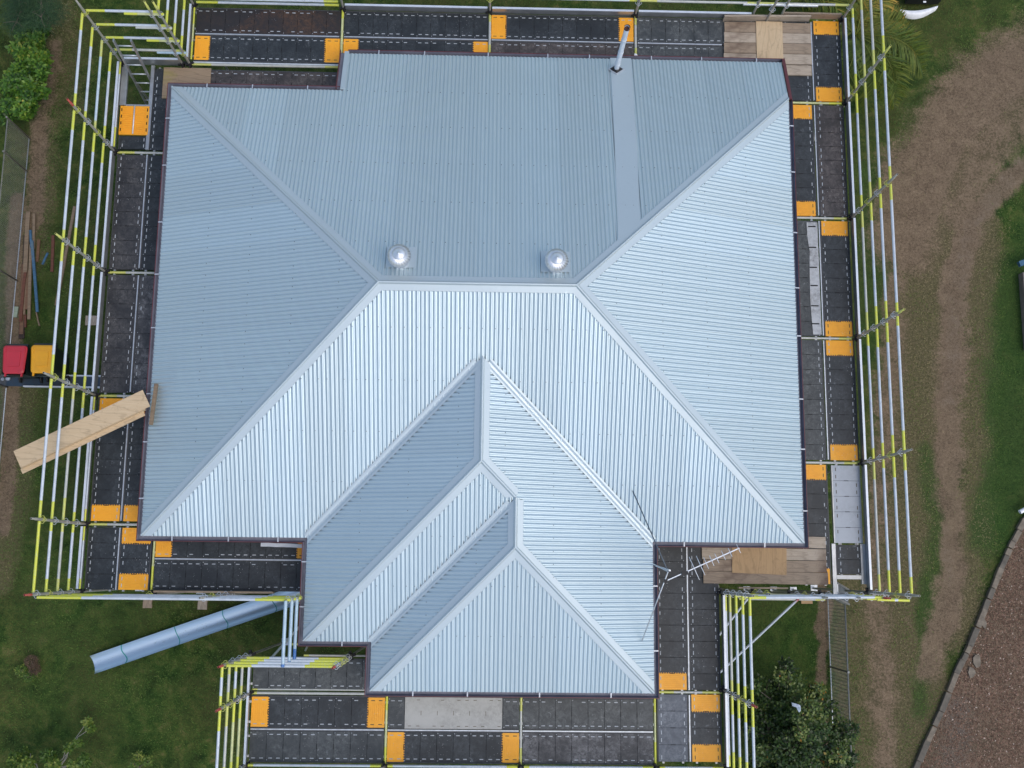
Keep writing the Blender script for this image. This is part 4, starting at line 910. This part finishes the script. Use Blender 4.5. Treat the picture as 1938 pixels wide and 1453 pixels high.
for k in range(5): mb.box(-.04, .04, -.09+k*.04, -.08+k*.04, .04, .045, 1)
tag(mb.build('drain_grate', [M_alu, M_seam], None, p), 'small grey slotted grate on the lawn right of the yellow bin', 'grate')
# long tray behind the bins
tr = empty('metal_tray', (-3.75, 3.54, .05), 'long dark blue metal tray with pale edges lying below the bins', 'tray')
bl = plain('dark_blue_steel', (.035, .075, .12), (.06, .06, .06), 2.5, .35, .3)
mb = MB(); mb.box(-1.2, 1.5, -.12, .12, .0, .03); mb.build('bed', bl, tr)
for y0, x0 in ((.13, -.95), (-.13, -.45)): mb = MB(); mb.box(x0, 1.5, y0-.014, y0+.014, .0, .12, 0, .003); mb.build('edge_rail', M_gal2, tr)
mb = MB(); mb.tube([(-.83, .05, .03), (-.83, .05, .07)], .05, 14); mb.tube([(-.95, .03, .03), (-.95, .03, .06)], .035, 12); mb.build('bolt', M_galv, tr)
# ------------------------------------------------------------------ curved sheet chute on the lawn
sl = empty('curved_sheet', at(370, 1195), 'long curved pale blue metal trough with taped joints lying on the lawn', 'trough')
ctr = [at(x, y, .12) for x, y in ((175, 1258), (289, 1218.5), (378, 1188), (470, 1157), (562, 1126), (650, 1097))]
o0 = sl.location
M_sheet = roof_mat('pale_blue_sheet', (.48, .60, .70), .33, .7); M_tape = plain('teal_tape', (.04, .30, .30), None, 9, .5)
mb = MB(); tp2 = MB(); N = 14; rad = .268
P2 = []
for i in range(len(ctr)-1):
    for k in range(6): P2.append(ctr[i].lerp(ctr[i+1], k/6))
P2.append(ctr[-1]); vs = []; rows = len(P2)
for i, c in enumerate(P2):
    d = (P2[min(i+1, rows-1)]-P2[max(i-1, 0)]).normalized(); s_ = Vector((-d.y, d.x, 0))
    for k in range(N+1):
        a = -R(58)+R(116)*k/N; q_ = c-o0+s_*(rad*math.sin(a))*(.88)+Vector((0, 0, rad*(1-math.cos(a))*.95-.09)); vs.append(q_)
fs = [(i*(N+1)+k, i*(N+1)+k+1, (i+1)*(N+1)+k+1, (i+1)*(N+1)+k) for i in range(rows-1) for k in range(N)]
mb.add(vs, fs, 0, True); so = mb.build('sheet', M_sheet, sl)
for i in (3, 9, 15, 21):
    tb = MB(); v2 = []
    for k in range(N+1):
        for dj in (0, .09): a = vs[i*(N+1)+k]; b = vs[(i+1)*(N+1)+k]; q_ = a.lerp(b, dj*1.3+.15*math.sin(k*.5)*(1 if i != 9 else .6)); v2.append(q_+Vector((0, 0, .004)))
    tb.add(v2, [(2*k, 2*k+1, 2*k+3, 2*k+2) for k in range(N)]); tb.build('tape', M_tape, sl)
# sole boards
for k, (x, y, w_, l_, lb) in enumerate(((279, 1140, .20, .24, 'small dark sole board under the lower left scaffold foot'), (383, 1141, .21, .28, 'small tan sole board on the lawn near the curved trough'), (1527, 1132, .26, .24, 'small brown sole board beside the lower right fence'), (172, 606, .26, .22, 'flat grey brown board end on the lawn under the left scaffold'))):
    p = at(x, y, .04); plank('sole_board', (p.x, p.y-l_/2), (p.x, p.y+l_/2), w_, .04, .0, [M_oldp, M_oldp2, M_plyY, M_oldp2][k], lb, 'sole board')

# ------------------------------------------------------------------ timber pile on the left
pile = [  # x0,y0,x1,y1 px, width m, height, mat, label
 ((50, 445), (40, 640), .13, .04, 5, 'dark decayed timber nearest the left fence'),
 ((44, 500), (40, 632), .09, .06, 0, 'brown timber length just right of the dark decayed one'),
 ((53, 400), (43, 595), .10, .08, 1, 'long tan timber against the dark soil'),
 ((47, 515), (38, 608), .07, .11, 2, 'orange red timber offcut in the middle of the timber pile'),
 ((55, 512), (49, 585), .07, .10, 0, 'brown offcut between the red timber and the notched tan batten'),
 ((58, 462), (54, 604), .07, .12, 1, 'notched tan batten left of the blue painted board'),
 ((64, 404), (63, 470), .06, .10, 1, 'upper tan notched batten rising above the blue board'),
 ((57, 435), (59, 468), .055, .14, 3, 'short blue painted offcut at the top of the long blue board'),
 ((60, 455), (70, 590), .065, .17, 3, 'long blue painted board in the timber pile'),
 ((68, 590), (74, 616), .03, .10, 1, 'splintered pale end sticking out of the blue board'),
 ((73, 453), (70, 495), .07, .05, 0, 'short notched brown offcut right of the timber pile'),
 ((90, 478), (80, 500), .05, .03, 3, 'small loose blue offcut on the lawn'),
 ((100, 445), (98, 514), .07, .04, 2, 'dark red timber offcut lying on the lawn'),
 ((141, 390), (106, 577), .07, .04, 1, 'long tan plank lying under the outer left rail'),
 ((31, 580), (28, 600), .09, .07, 4, 'pale green offcut beside the left fence'),
 ((44, 600), (43, 626), .06, .05, 5, 'dark stub of timber at the bottom of the pile'),
 ((48, 595), (47, 619), .05, .06, 2, 'small pink brown stub at the bottom of the pile')]
for (a, b, w_, z_, mi, lb) in pile:
    p, q_ = at(a[0], a[1], z_), at(b[0], b[1], z_); plank('timber', p, q_, w_, .035, z_-.03, M_tim[mi], lb, 'timber', 'loose timber on the left')

# ------------------------------------------------------------------ fences
def fence(name, x, ya, yb, h_, label, dx, dz, posts_, mat, diag=True, top_r=.014, xb=None):
    r_ = empty(name, (x, (ya+yb)/2, 0), label, 'fence'); L_ = abs(yb-ya); y0 = -L_/2; xb = xb if xb is not None else x
    X_ = lambda y: (xb-x)*(.5-y/L_) if yb > ya else 0
    mb = MB(); wr = .0021 if diag else .0036
    def wire(p, q2): 
        u = (Vector(q2)-Vector(p)).normalized(); s_ = u.cross(Vector((1, 0, 0))).normalized()*wr; n_ = Vector((1, 0, 0))*wr
        p = Vector(p); q2 = Vector(q2); vs = [p-s_, p+s_, p+n_, q2-s_, q2+s_, q2+n_]; mb.add(vs, [(0, 1, 4, 3), (1, 2, 5, 4), (2, 0, 3, 5)])
    if diag:
        n = int((L_+h_)/dx)
        for i in range(n):
            c = y0-h_+i*dx
            for s_ in (1, -1):
                a_, b_ = (c, 0.03), (c+h_, h_)
                if s_ < 0: a_, b_ = (c, h_), (c+h_, .03)
                pts = [a_, b_]; 
                lo, hi = max(a_[0], y0), min(b_[0], y0+L_)
                if hi <= lo: continue
                f = lambda y: a_[1]+(b_[1]-a_[1])*(y-a_[0])/(b_[0]-a_[0])
                wire((X_(lo), lo, f(lo)), (X_(hi), hi, f(hi)))
    else:
        for i in range(int(L_/dx)+1): y = y0+i*dx; wire((X_(y), y, .03), (X_(y), y, h_))
        for j in range(int(h_/dz)+1): z = .05+j*dz; wire((X_(y0), y0, z), (X_(y0+L_), y0+L_, z))
    mb.build('mesh_infill', mat, r_)
    mb = MB(); mb.tube([(X_(y0), y0, h_), (X_(y0+L_), y0+L_, h_)], top_r, 8); mb.build('top_rail', mat, r_)
    mb = MB(); mb.tube([(X_(y0), y0, .06), (X_(y0+L_), y0+L_, .06)], .012, 8); mb.build('bottom_rail', M_galv, r_)
    for y in posts_: yy_ = y-(ya+yb)/2; mb = MB(); mb.tube([(X_(yy_), yy_, -.05), (X_(yy_), yy_, h_+.05), (X_(yy_), yy_, h_+.06)], [.02, .02, .024], 10); mb.build('post', mat, r_)
    return r_
fence('chain_link_fence', -4.62, 1.0, 9.38, 1.2, 'galvanised chain link fence by the timber pile at the left edge', .055, .055, (1.0, 3.4, 5.9, 8.55, 9.36), M_old)
fence('mesh_fence', 13.95, -6.5, -.98, 1.2, 'grey wire mesh fence beside the citrus tree at the lower right', .075, .06, (-1.0, -2.6, -4.25, -6.4), plain('fence_wire', (.22, .23, .235), None, 9, .5, .3), False)

# ------------------------------------------------------------------ kerb at the lower right
kb = empty('stone_kerb', at(1830, 1228), 'curved kerb of tan stone blocks along the littered bed', 'kerb')
kp = [at(x, y) for x, y in KERB[:-1]]; kp = [kp[0]]+[p for a, b in zip(kp, kp[1:]) for p in (a.lerp(b, .5), b)]; o0 = kb.location
M_kerb = plain('kerb_stone', (.24, .20, .15), (.12, .10, .075), 7, .85, bump=.8); M_kerb2 = plain('kerb_stone_grey', (.16, .14, .11), (.09, .08, .065), 7, .9, bump=.8)
seg = 0.
for i in range(len(kp)-1):
    L_ = (kp[i+1]-kp[i]).length; nn = max(1, round(L_/random.choice((.22, .3, .36))))
    for k in range(nn):
        p, q_ = kp[i].lerp(kp[i+1], (k+.012)/nn), kp[i].lerp(kp[i+1], (k+.985)/nn); j = Vector((random.uniform(-.012, .012), random.uniform(-.012, .012), random.uniform(-.01, .01)))
        mb = MB(); mb.obox(p-o0+j+Vector((0, 0, .03)), q_-o0+j+Vector((0, 0, .03)), random.uniform(.115, .135), .13); o = mb.build('stone_block', random.choice([M_kerb, M_kerb, M_kerb2]), kb)
        md = o.modifiers.new('b', 'BEVEL'); md.width = .012; md.segments = 2
# flat broken paving stones beside the kerb
for k, (x, y, s_) in enumerate(((1848, 1250, .2), (1838, 1272, .17), (1825, 1300, .13), (1815, 1325, .12), (1862, 1180, .14), (1798, 1372, .13))):
    if k in (2, 3, 5): continue
    p = at(x, y); n = random.randint(5, 7); ring = [(s_*.5*random.uniform(.75, 1.1)*math.cos(a*2*math.pi/n), s_*.8*random.uniform(.7, 1.1)*math.sin(a*2*math.pi/n)) for a in range(n)]
    mb = MB(); mb.add([(a, b, 0) for a, b in ring]+[(a, b, .035) for a, b in ring], [tuple(range(n, 2*n))]+[(i, (i+1) % n, n+(i+1) % n, n+i) for i in range(n)])
    tag(mb.build('flat_stone', M_kerb, None, (p.x, p.y, 0)), ['largest flat broken stone beside the kerb', 'second largest broken stone touching the kerb', 'broken stone halfway down the kerb', 'small broken stone near the grey soil patch', 'uppermost broken stone beside the kerb', 'lowest broken stone beside the kerb'][k], 'stone', 'broken stones beside the kerb')
# right edge: concrete slab, blue beam, white pipe
p = at(1950, 640); mb = MB(); mb.box(-.14, 1.5, -.9, .95, -.02, .22, 0, .01); tag(mb.build('concrete_slab', plain('rough_concrete', (.26, .22, .19), (.18, .15, .13), 5, .9, bump=.5), None, (18.95, 5.5, 0)), 'low weathered concrete slab cut off by the right edge', 'slab')
mb = MB(); a_ = at(1928, 500, .3); mb.obox((0, 0, 0), (1.2, .45, .1), .12, .12); tag(mb.build('blue_beam', M_tim[3], None, a_), 'blue painted beam end at the right edge of the photo', 'beam')
a_ = at(1930, 969, .2); mb = MB(); mb.tube([(0, 0, 0), (1.4, .75, .05)], .05, 14, 0, False); mb.tube([(.03, .016, 0), (.05, .026, 0)], .044, 14); tag(mb.build('white_pipe', M_white, None, a_), 'white plastic pipe end at the right edge above the kerb', 'pipe')
# cart at the top
ct = empty('garden_cart', at(1737, -30, 0), 'dark machine with a white curved front lip at the top edge of the photo', 'cart')
o0 = ct.location; zc = .5
mb = MB(); arc = []
for k in range(13):
    f = k/12; c = at(1700+74*f, 16+11*math.sin(math.pi*(f*.9+.1))-3*f, zc); arc.append(c-o0)
up = Vector((0, 0, 1)); vs = []
for k, c in enumerate(arc):
    wd = .065*math.sin(math.pi*(.12+.8*(k/12)))+.015; vs += [c+Vector((0, wd, 0)), c+Vector((0, wd*.3, .04)), c+Vector((0, -wd*.6, .02)), c+Vector((0, -wd, -.12))]
mb.add(vs, [(k*4+j, (k+1)*4+j, (k+1)*4+j+1, k*4+j+1) for k in range(12) for j in range(3)][::1], 0, True); o = mb.build('front_lip', M_white, ct)
if o.data.polygons[3].normal.z < 0: o.data.flip_normals()
mb = MB(); mb.box(-.40, .42, -.60, .7, .12, .40, 0, .02); mb.box(-.36, .38, -.34, .7, .40, .49, 0, .03)
for k in range(14): x_, y_ = random.uniform(-.34, .34), random.uniform(-.58, -.38); mb.box(x_, x_+random.uniform(.03, .1), y_, y_+random.uniform(.02, .08), .40, .40+random.uniform(.01, .06), 0)
mb.build('body', plain('glossy_black_panel', (.015, .016, .02), (.03, .03, .035), 5, .3), ct)
mb = MB(); q_ = at(1750, 3, .5)-o0; mb.box(q_.x-.035, q_.x+.035, q_.y-.02, q_.y+.02, .491, .498); mb.build('badge_plate', M_white, ct)
for s in (-1, 1): mb = MB(); mb.tube([(s*.40-.04, .3, .17), (s*.40+.04, .3, .17)], .17, 16); mb.build('wheel', M_blackp, ct)

# ------------------------------------------------------------------ plants
def leaves(mb, P, L_, Wd, up=.5, hue=None, fold=True):
    P = np.asarray(P); n = len(P); az = rng.uniform(0, 2*np.pi, n); el = rng.normal(up, .5, n)
    d = np.stack([np.cos(az)*np.cos(el), np.sin(az)*np.cos(el), np.sin(el)*.6], -1); s = np.stack([-np.sin(az), np.cos(az), rng.normal(0, .35, n)], -1)
    Ls = L_*rng.uniform(.6, 1.2, n)[:, None]; Ws = Wd*rng.uniform(.7, 1.2, n)[:, None]
    V = np.stack([P, P+d*Ls*.5-s*Ws/2-[0, 0, 0], P+d*Ls, P+d*Ls*.5+s*Ws/2], 1)
    h = np.clip(rng.beta(2.2, 2.4, n) if hue is None else hue, 0, 1)
    b = np.arange(n)*4; F = np.stack([b, b+1, b+2, b+3], -1)
    mb.add(V.reshape(-1, 3).tolist(), F.tolist(), 0, False, hue=np.repeat(h, 4).tolist())
def blob(n, c, r, shell=.55):
    v = rng.normal(size=(n, 3)); v /= np.linalg.norm(v, axis=1)[:, None]; rr = shell+(1-shell)*rng.random(n)**.7; return np.array(c)+v*rr[:, None]*np.array(r)
def limb(mb, a, b, r0, r1, k=4, jit=.06):
    a, b = Vector(a), Vector(b); pts = [a.lerp(b, i/k)+Vector((random.uniform(-jit, jit), random.uniform(-jit, jit), 0))*(0 < i < k) for i in range(k+1)]; mb.tube(pts, [r0+(r1-r0)*i/k for i in range(k+1)], 7, 0, True)
def plant(name, base, clusters, nl, L_, Wd, mat, label, cat, trunk_h=.5, tr_r=.05, up=.5, crownname='crown', stemname='trunk', bark=None, hue_z=True):
    r_ = empty(name, (base[0], base[1], 0), label, cat); b0 = Vector((base[0], base[1], 0)); mb = MB(); st = MB()
    limb(st, (0, 0, -.05), (0, 0, trunk_h), tr_r, tr_r*.7, 3, .02)
    tot = sum(c[3]*c[4] for c in clusters)
    for (x, y, z, rr, rz) in clusters:
        m = int(nl*rr*rz/tot); q_ = (x-b0.x, y-b0.y, z); limb(st, (0, 0, trunk_h*.9), q_, tr_r*.5, .006, 5, .03+.06*Vector(q_).length)
        P = blob(m, q_, (rr, rr, rz)); shade = rng.beta(1.8, 2.6, m)*.85+rng.uniform(-.18, .30); leaves(mb, P, L_, Wd, up, shade)
        for _ in range(3): e_ = blob(1, q_, (rr, rr, rz), .7)[0]; limb(st, q_, e_, .010, .003, 2, .02)
    st.build(stemname, bark or M_bark, r_); mb.build(crownname, mat, r_); return r_
# hedge at the upper left
cl = []
for k in range(64):
    f = k/63; x_, y_ = 60-12*f+random.uniform(-1, 1)*(16+26*f), 18+200*f+random.uniform(-8, 8)
    if y_ > 225: y_ = 222
    z = random.uniform(.35, .75); p = at(x_, y_, z); cl.append((p.x, p.y, z, random.uniform(.13, .22), random.uniform(.14, .24)))
p = at(55, 0, .4); cl.append((p.x, p.y, .4, .18, .3)); p = at(42, 10, .5); cl.append((p.x, p.y, .5, .16, .3))
base = at(60, 140); plant('hedge', base, cl, 13000, .12, .055, M_hedge, 'bright green leafy hedge at the upper left beside the chain link fence', 'hedge', .15, .03, .5, 'foliage', 'stem')
# needle tree over the top left
cl = []; 
for k in range(16): z = random.uniform(1.6, 2.6); p = at(random.uniform(25, 105), random.uniform(-60, 45), z); cl.append((p.x, p.y, z, .30, .12))
r_ = plant('needle_tree', at(60, -60), cl, 5500, .30, .006, M_needle, 'dark feathery needle tree hanging over the top left corner', 'tree', 1.4, .09, -.3)
# citrus tree lower right
cl = []
for (x_, y_, z, rr) in ((1450, 1310, 1.3, .42), (1500, 1290, 1.5, .36), (1455, 1385, 1.6, .5), (1530, 1350, 1.9, .42), (1565, 1400, 1.6, .38), (1500, 1420, 2.1, .5), (1545, 1450, 1.8, .42), (1440, 1450, 1.6, .45), (1590, 1385, 1.3, .22), (1480, 1345, 1.3, .4), (1555, 1330, 1.2, .28), (1590, 1420, 1.2, .22), (1430, 1345, 1.0, .35), (1470, 1490, 1.8, .5), (1550, 1500, 1.6, .45), (1500, 1385, 1.8, .45)):
    p = at(x_, y_, z); cl.append((p.x, p.y, z-.1, rr*.8, rr*.5))
    for _ in range(5): a_ = random.uniform(0, 6.28); r2 = random.uniform(.12, .2); cl.append((p.x+rr*.85*math.cos(a_), p.y+rr*.85*math.sin(a_), z+random.uniform(-.2, .35), r2, r2*.8))
plant('citrus_tree', at(1500, 1385), cl, 17000, .085, .045, M_citrus, 'dark leafy citrus tree beside the mesh fence at the lower right', 'tree', .7, .06)
p = at(1507, 1336, 2.45); mb = MB()
v = [(-.10, .07, .02), (-.02, .05, -.01), (.05, .03, .02), (.085, .0, .0), (-.08, -.0, .0), (-.01, -.02, .03), (.06, -.05, .01), (.09, -.09, -.02), (.02, -.07, 0), (.05, -.12, .0)]
mb.add(v, [(0, 4, 5, 1), (1, 5, 6, 2), (2, 6, 7, 3), (5, 8, 6), (8, 9, 7, 6)], 0); mb.add([(x+.004, y-.004, z-.012) for x, y, z in v], [(1, 5, 4, 0), (2, 6, 5, 1), (3, 7, 6, 2), (6, 8, 5), (6, 7, 9, 8)], 0)
tag(mb.build('plastic_bag', plain('pale_blue_plastic', (.50, .56, .66), (.18, .25, .30), 9, .4), None, p), 'crumpled white and blue plastic sheet caught in the citrus tree', 'plastic sheet')
# palm at upper right
def palm(base, h_, fronds, label):
    r_ = empty('palm', (base[0], base[1], 0), label, 'palm'); mb = MB(); mb.tube([(0, 0, -.05), (.02, .02, h_*.5), (0, 0, h_)], [.10, .08, .07], 10); mb.build('trunk', M_bark, r_)
    for (dx, dy, L_, hu) in fronds:
        mb = MB(); st = MB(); d = Vector((dx, dy, 0)).normalized(); s = Vector((-d.y, d.x, 0)); n = 60; pts = []
        for i in range(n+1): f = i/n; pts.append(Vector((0, 0, h_))+d*(L_*(f-.10*f*f))+Vector((0, 0, .55*math.sin(f*2.5)*L_*.5-.50*f*f*L_*.75))+s*.10*math.sin(f*2)*L_)
        st.tube(pts[::4]+[pts[-1]], [.016*(1-.8*k/12) for k in range(len(pts[::4])+1)], 5, 0, True)
        V = []; Fc = []; Hh = []
        for i in range(4, n+1):
            f = i/n; ll = .66*math.sin(math.pi*min(1, .12+f*.86))**.7*min(1.1, L_/1.6)
            for sd_ in (-1, 1):
                for rep in range(2):
                    dr = (s*sd_*random.uniform(.62, .85)+d*random.uniform(.35, .75)+Vector((0, 0, random.uniform(-.55, .0)))).normalized(); p0 = pts[i]+d*random.uniform(-.01, .01); w_ = d*.017
                    mid = p0+dr*ll*.5; tip = p0+dr*ll*random.uniform(.85, 1.)+Vector((0, 0, -.16*ll)); b = len(V); V += [p0-w_*.4, mid-w_, tip, mid+w_]; Fc.append((b, b+1, b+2, b+3)); hh = min(1, max(0, hu+random.gauss(0, .14))); Hh += [hh, hh, min(1, hh+.15), hh]
        mb.add(V, Fc, 0, False, hue=Hh); fo = mb.build('frond', M_palm, r_); st.at['hue'] = [.6]*len(st.v); st.build('midrib', M_palm, fo)
    return r_
pb = at(1620, 66, 1.4); palm((pb.x, pb.y), 1.4, [(1, -.55, 2.0, .36), (1, -.30, 1.7, .5), (1, .22, 1.45, .7), (.7, .9, 1.7, .75), (.5, -1, 2.0, .42), (.1, -1, 1.9, .35), (1, .08, 1.5, .6), (-.2, 1, 1.7, .5), (-.9, .6, 1.6, .45), (.35, 1, 1.6, .7), (-.5, -1, 1.8, .3), (.75, -.8, 1.5, .3)], 'green and orange tinged palm behind the upper right guard rails')
pb = at(1560, -10, 1.1); palm((pb.x, pb.y), 1.1, [(1, .3, 1.3, .5), (-1, .2, 1.3, .3), (.2, 1, 1.3, .4), (.6, -1, 1.0, .3), (-.6, -.8, 1.2, .25)], 'dark low palm glimpsed beyond the top right planks')
# shrubs on the lawn, lower left
cl = [(*at(x, y, z)[:2], z, r_, r_*.8) for x, y, z, r_ in ((40, 1268, .15, .13), (55, 1280, .12, .12))]; plant('small_shrub', at(50, 1278), cl, 500, .05, .02, M_shrub, 'tiny green tuft beside the dry twiggy shrub on the left lawn', 'shrub', .05, .01)
cl = [(*at(x, y, z)[:2], z, r_, r_*.8) for x, y, z, r_ in ((60, 1252, .2, .15), (66, 1266, .18, .13))]; plant('dry_shrub', at(60, 1260), cl, 900, .05, .012, M_dry, 'small dry brown twiggy shrub on the left lawn', 'shrub', .05, .01)
cl = [(*at(x, y, z)[:2], z, r_, r_*.7) for x, y, z, r_ in ((30, 1440, .9, .16), (50, 1448, 1.0, .15), (92, 1432, .9, .14), (100, 1450, 1., .14), (130, 1415, .8, .08), (148, 1405, .8, .07), (160, 1440, .9, .13), (140, 1450, .9, .12), (48, 1422, .7, .08), (165, 1366, .5, .08), (172, 1378, .5, .08), (20, 1470, 1., .2), (80, 1475, 1., .2))]
plant('leafy_shrub', at(95, 1470), cl, 3800, .09, .045, M_shrub, 'sprawling light green shrub with bare grey twigs at the lower left edge', 'shrub', .3, .025, bark=plain('grey_twig', (.30, .28, .25), None, 20, .8))
cl = [(*at(x, y, z)[:2], z, r_, r_*.7) for x, y, z, r_ in ((262, 1432, .4, .11), (280, 1440, .4, .1), (255, 1448, .45, .1))]; plant('leafy_shrub', at(265, 1450), cl, 350, .07, .03, M_shrub, 'small sparse shrub at the bottom edge right of the sprawling one', 'shrub', .15, .012)
# fallen leaves and pale scraps are part of the grass; finish
for o in bpy.data.objects:
    if o.type == 'MESH' and o.name.startswith('roof_sheet'): pass
print('objects', len(bpy.data.objects))
